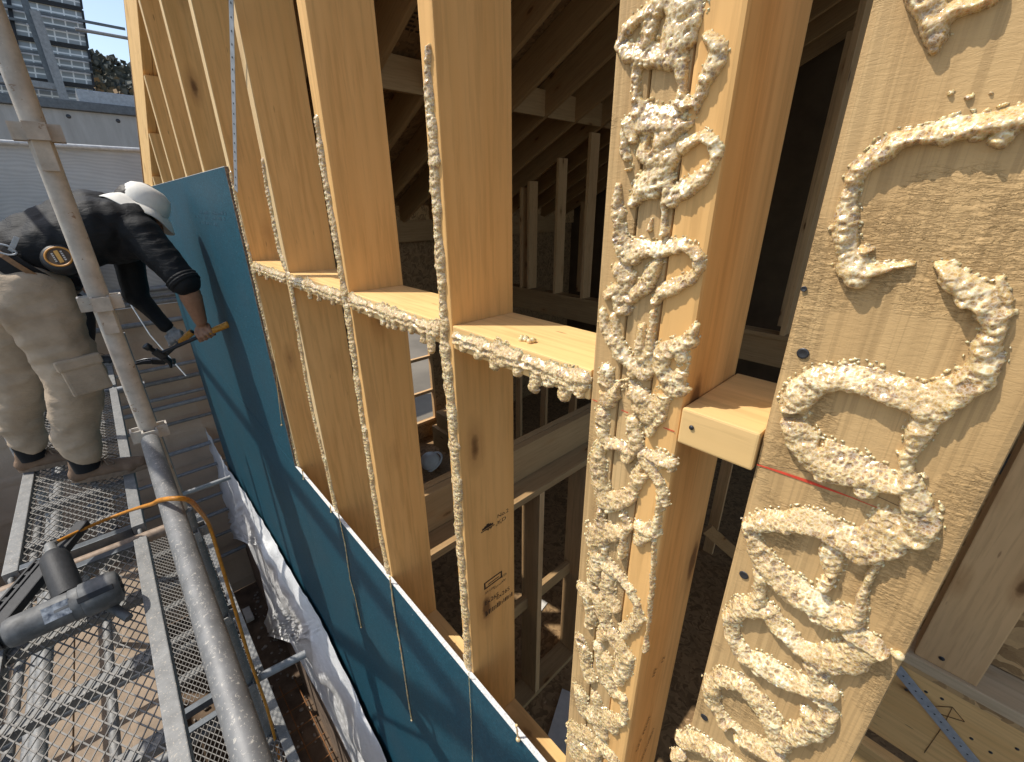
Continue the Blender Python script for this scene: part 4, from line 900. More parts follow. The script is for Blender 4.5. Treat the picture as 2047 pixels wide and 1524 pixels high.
# ------------------------------------------------------------------ nail gun on the near deck
GB = plain('scuffed_grey_body', (.19, .19, .188), .62, .3, .5, 22, .10); GD = plain('dark_grip_rubber', (.035, .035, .037), .6, 0, .3, 60, .2)
ZG = DK + .085
e0 = Vector(atZ(8, 1272, ZG)); e1 = Vector(atZ(243, 1168, ZG)); d = (e1 - e0).normalized(); L = (e1 - e0).length
G = empty('nail_gun', tuple((e0 + e1) / 2 - Vector((0, 0, .085))), 'scuffed grey pneumatic nail gun lying on the near mesh deck', 'nail gun')
M = frame_to(e0, d); rb = .050
MB().lathe([(.001, -.005), (rb * .5, -.005), (rb * .55, .0), (rb * .80, .006), (rb * .9, .02), (rb * .92, L * .42), (rb * .95, L * .43), (rb * .95, L * .55)], M, 36).build('cylinder', GB, G)
MB().lathe([(rb * .95, L * .551), (rb * 1.0, L * .555), (rb * 1.0, L * .64)], M, 36).build('collar', GB, G)
MB().lathe([(rb * 1.03, L * .643), (rb * 1.10, L * .65), (rb * 1.12, L * .90), (rb * 1.02, L * .975), (rb * .74, L * 1.0), (rb * .70, L * 1.0), (rb * .62, L * .955), (.001, L * .95)], M, 36).build('cap', GB, G)
side = (Vector((0, 0, 1)).cross(d)).normalized(); upv = d.cross(side) * -1 if d.cross(side).z < 0 else d.cross(side)
mb = MB(); tow = Vector((.75, .1, .65)); tow = (tow - d * tow.dot(d)).normalized()
c = e0 + d * (L * .76) + tow * (rb * 1.10); mb.bar(c - d * .035, c + d * .05, .018, .006, tow, .002); mb.build('exhaust_slot', BLACK, G)
mb = MB()
for k in range(7):
    g = 2 * math.pi * k / 7; q = (side * math.cos(g) + upv * math.sin(g)) * rb * .45; mb.bar(e0 + d * (L * .962) + q * .5, e0 + d * (L * .985) + q, .010, .02, tow)
mb.build('exhaust_vanes', BLACK, G)
c = e0 + d * (L * .45) + tow * (rb * .93); mb = MB().bar(c - d * .030, c + d * .030, .046, .0012, tow).build('rating_label', plain('silver_label', (.62, .62, .6), .3, .5, .7, 60, 0, .5, (.12, .13, .15)), G)
hg0 = e0 + d * (L * .56); g1 = Vector(atZ(108, 1112, ZG + .075))
mb = MB().tube([hg0.lerp(g1, .18), hg0.lerp(g1, .35), hg0.lerp(g1, .9), g1, hg0.lerp(g1, 1.07)], [.036, .038, .038, .034, .022], 22); mb.build('handle', GD, G)
gd = (g1 - hg0).normalized(); mb = MB().tube([g1, g1 + gd * .05, Vector(h[0])], [.020, .014, .010], 14); mb.build('air_fitting', GALV_D, G)
mag = MB(); m0 = Vector(atZ(-40, 1300, ZG - .04)); m1 = Vector(atZ(168, 1046, ZG + .03)); dm = (m1 - m0)
mag.bar(m0 + dm * .02, m1, .040, .030, (0, 0, 1), .004); off = dm.cross(Vector((0, 0, 1))).normalized() * .034
mag.bar(m0 - off * 1.0 + dm * .0, m0 + dm * .72 - off, .010, .022, (0, 0, 1), .002); mag.bar(m0 - off * 1.7, m0 + dm * .66 - off * 1.6, .008, .020, (0, 0, 1), .002)
for k in range(6): a = m0 + dm * (.12 + .1 * k); mag.bar(a, a - off * 1.65 + dm * .03, .016, .014, (0, 0, 1), .002)
mag.build('magazine', GD, G)
mb = MB().tube([e0 + d * (L * .78) - tow * rb * .5 + Vector((0, 0, -.03)), e0 + d * (L * .86) + Vector((.08, .03, -.08))], [.016, .013], 12); mb.build('hook_arm', GB, G)
MB().tube([e0 - d * .005, e0 - d * .05], [.036, .026], 16).build('nose', BLACK, G)

# ------------------------------------------------------------------ neighbours: parapet, solar array, hill
def conc():
    m, nt, b = newmat('board_marked_concrete'); t = NT(nt); v = t.coords((1, 1, 1), False)
    n = t.noise(t.coords((1, 3, .5), False), 2, 5, .65); c = t.ramp(n, [(.3, (.34, .33, .31)), (.7, (.47, .46, .44))]); t.l(c, b.inputs['Base Color']); b.inputs['Roughness'].default_value = .85
    t.bump(b, t.noise(v, 30, 4), .2, .02); return m
CX0 = -11.0
def cy(u, v): return atX(u, v, CX0)
Pw = empty('parapet_wall', (CX0, -1, -4.6), 'pale concrete wall of the neighbour building with dark coping and tie holes', 'wall')
zt = cy(200, 226)[2]
MB().box(CX0 - .2, CX0, -8, 3.4, -4.6, zt, .01).build('concrete', conc(), Pw)
MB().box(CX0 - .26, CX0 + .05, -8, 3.4, zt + .001, zt + .14, .01).build('coping', STEELD, Pw)
for u, v in ((137, 233), (236, 242), (40, 228)): MB().lathe([(.0001, .004), (.028, .004), (.032, .001)], frame_to(cy(u, v) + np.array([.002, 0, 0]), (1, 0, 0)), 14).build('tie_hole', NAILM, Pw)
p = cy(232, 213); tag(MB().box(CX0 - .9, CX0 - .25, p[1] - .45, p[1] + 1.4, zt + .14, zt + .36, .01).build('metal_duct', plain('pale_duct', (.42, .44, .47), .4, .4), None, (CX0 - .5, p[1], zt + .14)), 'pale metal duct on the neighbour roof beside the solar panels', 'duct')
SXX = -13.0
SA = empty('solar_array', (SXX, -1.0, zt), 'rack of solar panels seen from behind, top left', 'solar panels')
def cellm():
    m, nt, b = newmat('solar_back'); t = NT(nt); tc = t.n('ShaderNodeTexCoord'); mp = t.n('ShaderNodeMapping'); t.l(tc.outputs['UV'], mp.inputs['Vector'])
    br = t.n('ShaderNodeTexBrick'); br.offset = 0; br.inputs['Scale'].default_value = 1; br.inputs['Mortar Size'].default_value = .012; br.inputs['Brick Width'].default_value = .18; br.inputs['Row Height'].default_value = .09
    br.inputs['Color1'].default_value = (.30, .32, .32, 1); br.inputs['Color2'].default_value = (.36, .38, .38, 1); br.inputs['Mortar'].default_value = (.85, .85, .82, 1); t.l(mp.outputs[0], br.inputs['Vector'])
    t.l(br.outputs['Color'], b.inputs['Base Color']); b.inputs['Roughness'].default_value = .3; return m
CELL = cellm()
def sp(u, v): return Vector(atX(u, v, SXX)) 
A0, A1, A2, A3 = sp(165, 0), sp(196, 218), sp(0, 0), sp(0, 190)
yr_t, yr_b = A0.y, A1.y; ztop = 4.2; zbot = zt + .05
tilt = .30
def arr(f, g):    # f: 0 right edge .. 1 left; g: 0 bottom .. 1 top
    z = zbot + (ztop - zbot) * g; ye = yr_b + (yr_t - yr_b) * (z - A1.z) / (A0.z - A1.z)
    return Vector((SXX - tilt * (z - zbot) * .6, ye - 5.0 * f, z))
rows_ = 4; cols_ = 5
for i in range(rows_):
    for j in range(cols_):
        g0, g1 = (i + .03) / rows_, (i + .97) / rows_; f0, f1 = (j + .012) / cols_, (j + .988) / cols_
        q = [arr(f1, g0), arr(f0, g0), arr(f0, g1), arr(f1, g1)]
        o = MB().poly(q).build('panel', CELL, SA); uv = o.data.uv_layers.new(name='UVMap')
        for li, cuv in enumerate(((0, 0), (1, 0), (1, .55), (0, .55))): uv.data[li].uv = cuv
        mb = MB()
        for a, b in ((0, 1), (1, 2), (2, 3), (3, 0)): mb.bar(q[a] + Vector((.02, 0, 0)), q[b] + Vector((.02, 0, 0)), .035, .04, (1, 0, 0))
        mb.build('panel_frame', BLACK, SA)
for g in (.10, .20, .345, .42, .60, .67, .85, .92): MB().bar(arr(1, g) + Vector((.09, 0, 0)), arr(-.12 if g in (.67,) else .0, g) + Vector((.09, 0, 0)), .04, .045, (1, 0, 0)).build('rail', STEELD, SA)
mb = MB().bar(sp(72, 34) + Vector((.35, 0, 0)), sp(132, 212) + Vector((.35, 0, 0)), .13, .10, (1, 0, 0)); mb.build('brace', GALV_B, SA)
mb = MB().bar(sp(44, -10) + Vector((.28, 0, 0)), sp(108, 178) + Vector((.28, 0, 0)), .10, .10, (1, 0, 0)); mb.build('post', STEELD, SA)
mb = MB().bar(sp(-10, 163) + Vector((.3, 0, 0)), sp(112, 180) + Vector((.3, 0, 0)), .10, .10, (1, 0, 0)); mb.build('cross_rail', GALV_B, SA)
pa_, pb_ = atX(150, 58, -9.5), atX(262, 78, -9.5)
tag(MB().tube([pa_, Vector(pa_).lerp(Vector(pb_), 1.6)], .022, 10).build('roof_pipe', GALV_B, None, pa_), 'thin pipe crossing the sky beside the solar panels', 'pipe')
# wooded hill
def leafm():
    m, nt, b = newmat('autumn_woodland'); t = NT(nt); v = t.coords((1, 1, 1), False)
    at = t.n('ShaderNodeAttribute'); at.attribute_name = 'tone'
    c = t.ramp(at.outputs['Fac'], [(.1, (.05, .058, .04)), (.5, (.15, .13, .07)), (.75, (.30, .19, .07)), (1, (.40, .23, .08))]); c = t.mix(.25, c, (.20, .22, .25)); t.l(c, b.inputs['Base Color']); b.inputs['Roughness'].default_value = .95; return m
HX = -95.0
def hz(y): return float(np.interp(y, [-60, -10, 7, 14, 40], [30, 25, 19.8, 17.6, 12]))
vs = []; fs = []
for i in range(41):
    y = -60 + 100 * i / 40
    for k, (dx, f) in enumerate(((30, -.3), (18, .25), (8, .68), (0, .96), (-30, .9))): vs.append((HX + dx, y, hz(y) * f if f > 0 else -4.7))
for i in range(40):
    for k in range(4): a = i * 5 + k; fs.append([a, a + 5, a + 6, a + 1])
st_(MB().add(vs, fs, True).build('hill', plain('hill_soil', (.09, .08, .05), .95, 0, .4, .3)))
rr = random.Random(44); vs = []; fs = []; tn = []
for k in range(2600):
    y = rr.uniform(-6, 26); f = rr.random() ** .8; x = HX + 20 * (1 - f); z = hz(y) * (.22 + .76 * f) + rr.uniform(-.3, .4); s = rr.uniform(.5, 1.2); tone = min(1, max(0, rr.gauss(.25 if f > .66 else .62, .2)))
    for q in range(7):
        c = Vector((x + rr.gauss(0, s * .4), y + rr.gauss(0, s * .45), z + rr.gauss(s * .35, s * .35))); a = Vector((rr.gauss(0, 1), rr.gauss(0, 1), rr.gauss(0, 1))).normalized() * s * .42; b = a.orthogonal().normalized() * s * .42
        n = len(vs); vs += [c + a, c + b, c - a, c - b]; fs.append([n, n + 1, n + 2, n + 3]); tn += [min(1, max(0, tone + rr.uniform(-.12, .12)))] * 4
o = MB().add(vs, fs).build('woodland', leafm(), None, (HX, 0, 0)); a = o.data.attributes.new('tone', 'FLOAT', 'POINT'); a.data.foreach_set('value', tn)
tag(o, 'brown and green autumn woodland on the distant hill', 'woodland', kind='stuff')
# ------------------------------------------------------------------ people
def caps_mesh(caps, dens=.32):
    bm = bmesh.new()
    for c in caps:
        p, q, r1, r2 = Vector(c[0]), Vector(c[1]), c[2], c[3]; L = (q - p).length; n = max(1, int(L / (min(r1, r2) * dens * 1.6)))
        for k in range(n + 1):
            f = k / n; bmesh.ops.create_icosphere(bm, subdivisions=2 if max(r1, r2) > .02 else 1, radius=(r1 + (r2 - r1) * f) * (1.0 if max(r1, r2) > .02 else 1.05), matrix=Matrix.Translation(p.lerp(q, f)))
    me = bpy.data.meshes.new('soup'); bm.to_mesh(me); bm.free(); return me
def blob(name, caps, voxel, smooth, mat, parent, wr=0.0, wscale=(30, 30, 30), seed=0, ripple=None):
    o = bpy.data.objects.new('soup', caps_mesh(caps)); COL.objects.link(o)
    m = o.modifiers.new('r', 'REMESH'); m.mode = 'VOXEL'; m.voxel_size = voxel
    if smooth: s = o.modifiers.new('s', 'SMOOTH'); s.factor = .5; s.iterations = smooth
    bpy.context.view_layer.update(); dg = bpy.context.evaluated_depsgraph_get()
    me = bpy.data.meshes.new_from_object(o.evaluated_get(dg)); old = o.data; bpy.data.objects.remove(o); bpy.data.meshes.remove(old)
    me.materials.clear(); off = root_of(parent)
    if wr:
        nv = [v.normal.copy() for v in me.vertices]
        for v, n in zip(me.vertices, nv):
            c = v.co; k = mnoise.noise(Vector((c.x * wscale[0], c.y * wscale[1], c.z * wscale[2] + seed))); k = 1 - abs(k) * 2.2
            k2 = mnoise.noise(c * 9 + Vector((seed, 0, 0))); k3 = 1 - abs(mnoise.noise(Vector((c.x * wscale[0] * 2.6, c.y * wscale[1] * 2.6, c.z * wscale[2] * 2.2 + seed)))) * 2.4; v.co = c + n * (wr * (k * .8 + k2 + .10 * k3))
    for v in me.vertices: v.co -= off
    me.polygons.foreach_set('use_smooth', [True] * len(me.polygons)); me.update()
    return link_mesh(name, me, mat, parent)
SKIN = plain('tanned_skin', (.36, .19, .115), .55, 0, .15, 60); SKIN.node_tree.nodes['Principled BSDF'].inputs['Subsurface Weight'].default_value = .06
def cloth_mat(name, col, rough=.8, sheen=0, var=.2, sc=9, spec=.3):
    m = plain(name, col, rough, 0, var, sc, 0, spec); nt = m.node_tree; b = nt.nodes['Principled BSDF']; t = NT(nt)
    t.bump(b, t.noise(t.coords((14, 14, 40)), 1.5, 4, .65, .8), .35, .012); return m
KHAKI = cloth_mat('khaki_trousers', (.55, .43, .31), .85, 0, .3, 7); BLK = cloth_mat('black_shirt', (.008, .009, .011), .68, 0, .3, 12, .3)
SHOE = cloth_mat('tan_shoe', (.24, .155, .10), .7); SOLE = plain('tan_sole', (.27, .19, .13), .8, 0, .3, 60); SOCK = plain('black_sock', (.012, .012, .013), .9)
HATW = plain('white_hat_cloth', (.80, .78, .72), .75, 0, .1, 30, .2); GLOVE = plain('grey_glove', (.40, .40, .40), .85, 0, .25, 60, .3); HAIR = plain('dark_hair', (.02, .014, .010), .6)
V = Vector
def shoe(name, heel, toe, par, wid=.045, lift=0, mats=None):
    heel, toe = V(heel), V(toe); d = (toe - heel).normalized(); s = d.cross(V((0, 0, 1))).normalized(); L = (toe - heel).length; z0 = heel.z
    up = V((0, 0, 1))
    caps = [(heel + d * .035 + up * .045, heel + d * L * .45 + up * .045, .040, .041), (heel + d * L * .45 + up * .043, toe - d * .05 + up * .036, .042, .034), (toe - d * .085 + up * .032 + s * .014, toe - d * .085 + up * .032 - s * .014, .035, .033), (heel + d * .045 + up * .06, heel + d * .055 + up * .105, .040, .041)]
    b = blob(name, caps, .007, 6, mats[0] if mats else SHOE, par, .0015, (40, 40, 40))
    n = 24; vs = []
    for k in range(n):
        a = 2 * math.pi * k / n; u = .5 + .5 * math.cos(a); w = wid * (.84 + .26 * u) * math.sin(a); w *= 1 - .15 * max(0, 1 - abs(u - .45) * 5) ; vs.append(heel + d * (L * u) + s * w)
    mb = MB(); mb.add([v + up * .004 for v in vs] + [v + up * .028 for v in vs], [[k, (k + 1) % n, n + (k + 1) % n, n + k] for k in range(n)] + [list(range(n))[::-1], list(range(n, 2 * n))]); mb.build('sole', mats[1] if mats else SOLE, b)
    mb = MB()
    for k in range(4): c = heel + d * (L * (.42 + .085 * k)) + up * (.088 - .010 * k); mb.tube([c - s * .028 - up * .012, c + up * .002, c + s * .028 - up * .012], .0035, 6)
    c = heel + d * (L * .42) + up * .094
    for q in (-1, 1): mb.tube(smooth_path([c, c + s * q * .03 + d * .02 + up * .006, c + s * q * .05 + d * .035 - up * .012, c + s * q * .03 + d * .05 - up * .016, c + d * .005], 5), .003, 6)
    mb.build('laces', SOLE, b); return b
A = lambda u, v, x: V(atX(u, v, x))
P1 = empty('person', (-2.85, -.38, DK), 'worker bending over the blue panel in black shirt, khaki trousers and white hat', 'person')
Rank, Rkn, Rhip = V((-2.70, -.30, -1.14)), A(140, 722, -2.66), A(58, 580, -2.68)
Lank, Lkn, Lhip = V((-3.02, -.50, -1.14)), A(38, 745, -2.97), A(10, 575, -2.93)
pel = A(38, 545, -2.80); wst = A(92, 500, -2.79); chest = A(190, 452, -2.76); upc = A(238, 430, -2.75); neck = A(258, 424, -2.75)
Rsh, Rel, Rwr = A(282, 468, -2.60), A(372, 568, -2.46), A(400, 640, -2.53)
Lsh, Lel, Lwr = A(248, 470, -2.93), A(272, 590, -2.92), A(331, 652, -2.80)
headc = A(278, 424, -2.745)
gripd = (A(455, 650, -2.52) - A(362, 692, -2.58)).normalized(); gripc = A(412, 668, -2.555)
def hand(wr, gc, gd, palm_n, caps, r=.0085, grip_r=.017):
    """fist closed on a grip: axis gd through gc, back of the hand towards palm_n"""
    gd = gd.normalized(); pn = (palm_n - gd * palm_n.dot(gd)).normalized(); cr = gd.cross(pn).normalized()
    if (wr - gc).dot(cr) < 0: cr = -cr
    rad = grip_r + r * .8
    kn0 = gc + pn * rad
    caps.append((wr, gc + cr * .040 + pn * .012, .024, .026)); caps.append((gc + cr * .038 + pn * .014 - gd * .022, gc + pn * .024 - gd * .030, .016, .013)); caps.append((gc + cr * .038 + pn * .014 + gd * .022, gc + pn * .024 + gd * .030, .016, .013)); caps.append((gc + cr * .03 + pn * .016, gc + pn * .025, .020, .014))
    for k, (o, ln) in enumerate(((-.031, 1.0), (-.0105, 1.08), (.0105, 1.0), (.031, .84))):
        b = gc + gd * o
        pts = [b + pn * (rad + .002) + cr * .006, b + pn * rad * .72 - cr * rad * .85 * ln, b - pn * rad * .45 - cr * rad * .95 * ln, b - pn * rad * 1.02 - cr * rad * .05]
        for i in range(3): caps.append((pts[i], pts[i + 1], r * (1.02 - .08 * i) * (1 if k < 3 else .9), r * (.96 - .08 * i) * (1 if k < 3 else .9)))
    tb = gc + cr * .034 - gd * .030 + pn * .004
    t1 = gc + cr * .022 - gd * .046 - pn * rad * .5; t2 = gc - cr * .004 - gd * .046 - pn * rad * 1.05
    caps.append((tb, t1, r * 1.35, r * 1.15)); caps.append((t1, t2, r * 1.12, r * .9))
# body: head, neck, right forearm and hand, in one skin
bc = [(neck - V((0, .05, -.01)), headc - V((0, .03, .0)), .058, .060)]
hd = V((0.06, .72, -.62)).normalized(); up_h = V((0, .65, .74)).normalized(); sd = V((1, 0, 0))    # face direction, crown direction
bc += [(headc + up_h * .02 - hd * .02, headc + up_h * .045 + hd * .005, .080, .078), (headc + hd * .03 - up_h * .03, headc + hd * .045 - up_h * .085, .062, .040), (headc + hd * .088 - up_h * .005, headc + hd * .108 - up_h * .038, .010, .015), (headc + hd * .075 + up_h * .01 - sd * .03, headc + hd * .075 + up_h * .01 + sd * .03, .018, .018), (headc + hd * .082 - up_h * .068 - sd * .016, headc + hd * .082 - up_h * .068 + sd * .016, .010, .010)]
for q in (-1, 1): bc += [(headc + sd * q * .080 + up_h * .012 - hd * .015, headc + sd * q * .082 - up_h * .025 - hd * .008, .017, .011)]
bc += [(Rel, Rel.lerp(Rwr, .35), .043, .046), (Rel.lerp(Rwr, .35), Rwr, .046, .030)]
bc += [(neck - V((0, .05, -.01)), chest, .06, .09), (chest, Rsh, .07, .055), (Rsh, Rel, .046, .042), (chest, wst, .09, .09)]
hand(Rwr, gripc, gripd, V((.5, -.1, .8)), bc)
body = blob('body', bc, .0055, 4, SKIN, P1)
for q in (-1, 1): MB().sphere(headc + hd * .089 + up_h * .012 + sd * q * .031, .0105, 8).build('eye', plain('eye_white', (.6, .58, .55), .3), P1); 
for q in (-1, 1): MB().sphere(headc + hd * .0965 + up_h * .010 + sd * q * .031, .005, 8).build('iris', BLACK, P1)
blob('hair', [(headc + up_h * .035 - hd * .030, headc + up_h * .055 - hd * .012, .080, .078), (headc - hd * .055 - up_h * .02 - sd * .045, headc - hd * .055 - up_h * .02 + sd * .045, .040, .040)], .007, 3, HAIR, P1, .002, (90, 90, 90))
# shirt
shc = [(wst + V((.07, -.02, -.02)), chest + V((.09, 0, -.02)), .125, .125), (wst + V((-.07, -.02, -.02)), chest + V((-.09, 0, -.02)), .125, .125), (wst + V((0, -.06, .0)), chest + V((0, 0, .02)), .13, .135), (chest + V((.09, 0, 0)), upc + V((.10, .03, -.03)), .120, .088), (chest + V((-.09, 0, 0)), upc + V((-.10, .03, -.03)), .120, .088), (chest, neck - V((0, .03, .01)), .125, .072),
       (upc + V((.09, .0, -.03)), Rsh, .085, .082), (upc + V((-.09, .0, -.03)), Lsh, .085, .078), (Rsh, Rsh.lerp(Rel, .5), .080, .072), (Rsh.lerp(Rel, .5), Rel.lerp(Rsh, .04), .072, .062), (Lsh, Lel, .072, .055), (Lel, Lwr, .050, .032), (chest + V((.05, .03, -.09)), Rsh + V((0, .01, -.03)), .08, .075), (wst + V((0, -.1, -.03)), pel + V((0, -.03, .05)), .14, .15)]
blob('shirt', shc, .009, 5, BLK, P1, .0042, (5, 16, 9), 3)
cuff = MB()
for k in range(4): f = .02 + .025 * k; c = Rel.lerp(Rsh, f); M = frame_to(c, Rel - Rsh); cuff.lathe([(.058, -.010), (.066 + .002 * (k % 2), -.004), (.066, .006), (.056, .010)], M, 22)
cuff.build('rolled_cuff', BLK, P1)
# trousers
tr = [(pel + V((.08, -.01, -.02)), Rhip + V((0, -.02, -.03)), .128, .138), (pel + V((-.08, -.01, -.02)), Lhip, .128, .135), (pel + V((.0, -.06, -.02)), pel + V((.0, -.04, -.06)), .145, .15),
      (Rhip, Rkn + V((0, -.01, .06)), .138, .110), (Rkn + V((0, -.01, .06)), Rkn + V((0, .0, -.06)), .110, .106), (Rkn + V((0, .0, -.06)), Rank + V((0, 0, .16)), .104, .084), (Rank + V((0, 0, .16)), Rank + V((0, .0, .035)), .084, .062),
      (Lhip, Lkn, .128, .102), (Lkn, Lank + V((0, 0, .15)), .102, .082), (Lank + V((0, 0, .15)), Lank + V((0, 0, .035)), .082, .063)]
blob('trousers', tr, .010, 5, KHAKI, P1, .0095, (7, 7, 12), 8)
# cargo pocket on the right thigh
pc = A(172, 752, -2.545); pv = V((.12, .08, -1)).normalized(); pn = V((.96, .22, .12)).normalized()
mb = MB(); a = pc - pv * .075; mb.bar(a, a + pv * .15, .135, .030, pn, .010); mb.build('cargo_pocket', KHAKI, P1)
MB().bar(a - pv * .012, a + pv * .036, .15, .042, pn, .010).build('pocket_flap', KHAKI, P1)
# belt
bc_ = pel.lerp(wst, .52); bd = (wst - pel).normalized(); Mb = frame_to(bc_ + V((0, -.01, -.01)), bd, (1, 0, 0)) 
MBelt = Mb @ Matrix.Diagonal((1.02, 1.28, 1, 1)) if False else Mb
def belt(rx, ry, h0, h1, name, mat, a0=0, a1=2 * math.pi):
    n = 48; vs = []; fs = []
    for k in range(n + 1):
        a = a0 + (a1 - a0) * k / n
        for r_, h in ((0, h0), (.006, h0), (.006, h1), (0, h1)): vs.append(Mb @ V(((rx + r_) * math.cos(a), (ry + r_) * math.sin(a), h)))
    for k in range(n):
        for q in range(4): fs.append([4 * k + q, 4 * k + (q + 1) % 4, 4 * k + 4 + (q + 1) % 4, 4 * k + 4 + q])
    return MB().add(vs, fs).build(name, mat, P1)
xl = Mb.to_3x3() @ V((1, 0, 0)); lat_is_x = abs(xl.x) > .7
RX, RY = (.215, .168) if lat_is_x else (.168, .215)
belt(RX, RY, -.045, .035, 'belt', plain('black_webbing', (.012, .012, .013), .8, 0, .3, 90))
belt(RX + .007, RY + .007, .000, .018, 'leather_band', plain('brown_leather', (.27, .145, .065), .6, 0, .3, 60))
shoe('shoe', (-2.73, -.385, DK + .003), (-2.65, -.075, DK + .003), P1); shoe('shoe', (-3.04, -.585, DK + .003), (-2.99, -.29, DK + .003), P1)
for q, an in ((1, Rank), (-1, Lank)): MB().tube([an + V((0, -.015, .06)), an + V((0, -.01, -.04))], [.052, .05], 18).build('sock', SOCK, P1)
# left glove
lg = A(352, 676, -2.755); gc2 = lg; gl = []
hand(Lwr, gc2, gripd, V((-.2, -.2, .9)), gl, .009, .014); blob('glove', gl, .006, 3, GLOVE, P1)
# hat
hc = headc + up_h * .028 + hd * .0; up2 = V((-.05, .60, .78)).normalized(); Mh = frame_to(hc, up2, (0, 1, 0))
MB().lathe([(.097, .0), (.098, .02), (.092, .05), (.078, .078), (.048, .096), (.001, .100)], Mh, 32).build('hat', HATW, P1)
n = 48; vs = []; fs = []
for k in range(n):
    a = 2 * math.pi * k / n
    for i, (r_, h) in enumerate(((.097, .004), (.120, -.012), (.146, -.040), (.149, -.044), (.144, -.046), (.120, -.018), (.096, -.002))):
        w = .012 * math.sin(2 * a + 1) * (r_ - .097) / .06 + .006 * math.sin(5 * a); vs.append(Mh @ V((r_ * math.cos(a), r_ * math.sin(a), h + w)))
for k in range(n):
    for i in range(6): fs.append([k * 7 + i, ((k + 1) % n) * 7 + i, ((k + 1) % n) * 7 + i + 1, k * 7 + i + 1])
MB().add(vs, fs, True).build('hat_brim', HATW, P1)
# tape holder hanging on the belt
tp = A(120, 516, -2.565); T = empty('tape_measure', tuple(tp), 'round black tape measure with orange ring clipped to the belt', 'tape measure')
td = V((.80, -.10, .42)).normalized(); Mt = frame_to(tp, td, (0, .6, 1))
MB().lathe([(.001, -.055), (.045, -.055), (.058, -.045), (.060, -.005), (.054, .008), (.044, .012), (.001, .012)], Mt, 30).build('case', BLACK, T)
MB().lathe([(.036, .0125), (.036, .0150), (.043, .0150), (.043, .0125)], Mt, 36).build('ring', plain('orange_ring', (.55, .25, .045), .5, 0, .15), T)
MB().lathe([(.001, .0135), (.0355, .0135)], Mt, 30).build('face', plain('brown_face', (.09, .055, .025), .5), T)
mb = MB(); X_, Y_, Z_ = Mt.to_3x3().col; o0 = tp + Z_ * .0145; ax = (X_ * .72 + Y_ * -.69).normalized(); ay = Z_.cross(ax)
mb.bar(o0 - ax * .026, o0 + ax * .026, .013, .0012, Z_); mb.build('emblem_bar', plain('gold_mark', (.55, .30, .06), .5), T)
SILV = plain('silver_mark', (.55, .53, .5), .5); mb = MB()
for i, w in enumerate((.020, .022)):
    c = o0 + ay * (.0145 if i else -.0145)
    for k in range(5): q = c + ax * (-w + w * 2 * (k + .5) / 5); mb.bar(q - ax * w * .13, q + ax * w * .13, .006, .0012, Z_)
    mb.build('emblem_letters', SILV, T); mb = MB()
MB().bar(A(20, 505, -2.60), A(34, 474, -2.60), .016, .004, (1, 0, 0), .001).build('tool_clip', STRAPM, P1)
MB().tube(smooth_path([A(-6, 487, -2.585), A(18, 493, -2.58), A(33, 506, -2.58), A(18, 510, -2.58), A(-6, 503, -2.585)], 6), .0035, 8).build('tool_ring', STRAPM, P1)
# hammers
def hammer(a, b, head_at, head_d, label, claw=True, gl_=.42):
    a, b = V(a), V(b); d = (a - b).normalized(); r = empty('hammer', tuple(a), label, 'hammer', 'hammers held by the worker'); L = (a - b).length
    MB().tube([a + d * .002, a, a - d * .01, a - d * (L * gl_ * .5), a - d * (L * gl_ - .01), a - d * (L * gl_)], [.013, .0165, .0165, .0148, .0165, .012], 18).build('grip', plain('orange_grip', (.60, .27, .035), .5, 0, .35, 90, .2), r)
    MB().lathe([(.0001, .0015), (.0125, .001), (.0135, -.004)], frame_to(a + d * .002, d), 16).build('end_cap', BLACK, r)
    MB().tube([a - d * (L * gl_), b], [.0085, .0085], 12).build('handle', BLACK, r)
    hdv = V(head_d).normalized(); mb = MB(); c = b
    mb.bar(c - hdv * .030, c + hdv * .025, .026, .030, d, .003); mb.tube([c + hdv * .025, c + hdv * .042, c + hdv * .045, c + hdv * .066, c + hdv * .068], [.011, .011, .0165, .0165, .014], 16)
    for q in (-1, 1):
        s = hdv.cross(d).normalized() * q * .008; mb.tube([c - hdv * .028 + s, c - hdv * .058 + s * 1.4 - d * .004, c - hdv * .085 + s * 1.6 - d * .022], [.012, .010, .005], 10)
    mb.build('head', plain('dark_forged_steel', (.06, .062, .065), .35, .7, .4, 40), r); return r
hammer(A(457, 648, -2.52), A(318, 708, -2.59), None, (.1, -.55, .75), 'orange handled claw hammer in the bare right hand')
hammer(A(384, 664, -2.66), A(318, 722, -2.78), None, (.3, .8, -.15), 'second hammer with a short orange grip under the gloved hand', gl_=.36)

# second worker, mostly hidden behind the first
P2 = empty('person', (-4.92, -.36, DK), 'second worker in black tights and dark boots, mostly hidden behind the first', 'person')
a1, k1, h1 = V((-4.86, -.275, DK + .13)), V((-4.86, -.19, DK + .50)), V((-4.92, -.44, DK + .76))
a2, k2, h2_ = V((-5.10, -.44, DK + .13)), V((-5.10, -.34, DK + .5)), V((-5.08, -.48, DK + .76))
blob('tights', [(h1, k1, .095, .068), (k1, k1.lerp(a1, .35), .066, .064), (k1.lerp(a1, .35), a1, .064, .040), (h2_, k2, .095, .068), (k2, a2, .066, .042), (h1, h2_, .12, .12), (h1.lerp(h2_, .5), h1.lerp(h2_, .5) + V((0, -.02, .1)), .13, .13)], .010, 4, cloth_mat('black_tights', (.010, .010, .011), .7), P2, .002, (12, 12, 20))
s0 = h1.lerp(h2_, .5); s1 = s0 + V((0, .34, .22)); hh = s1 + V((0, .17, .0))
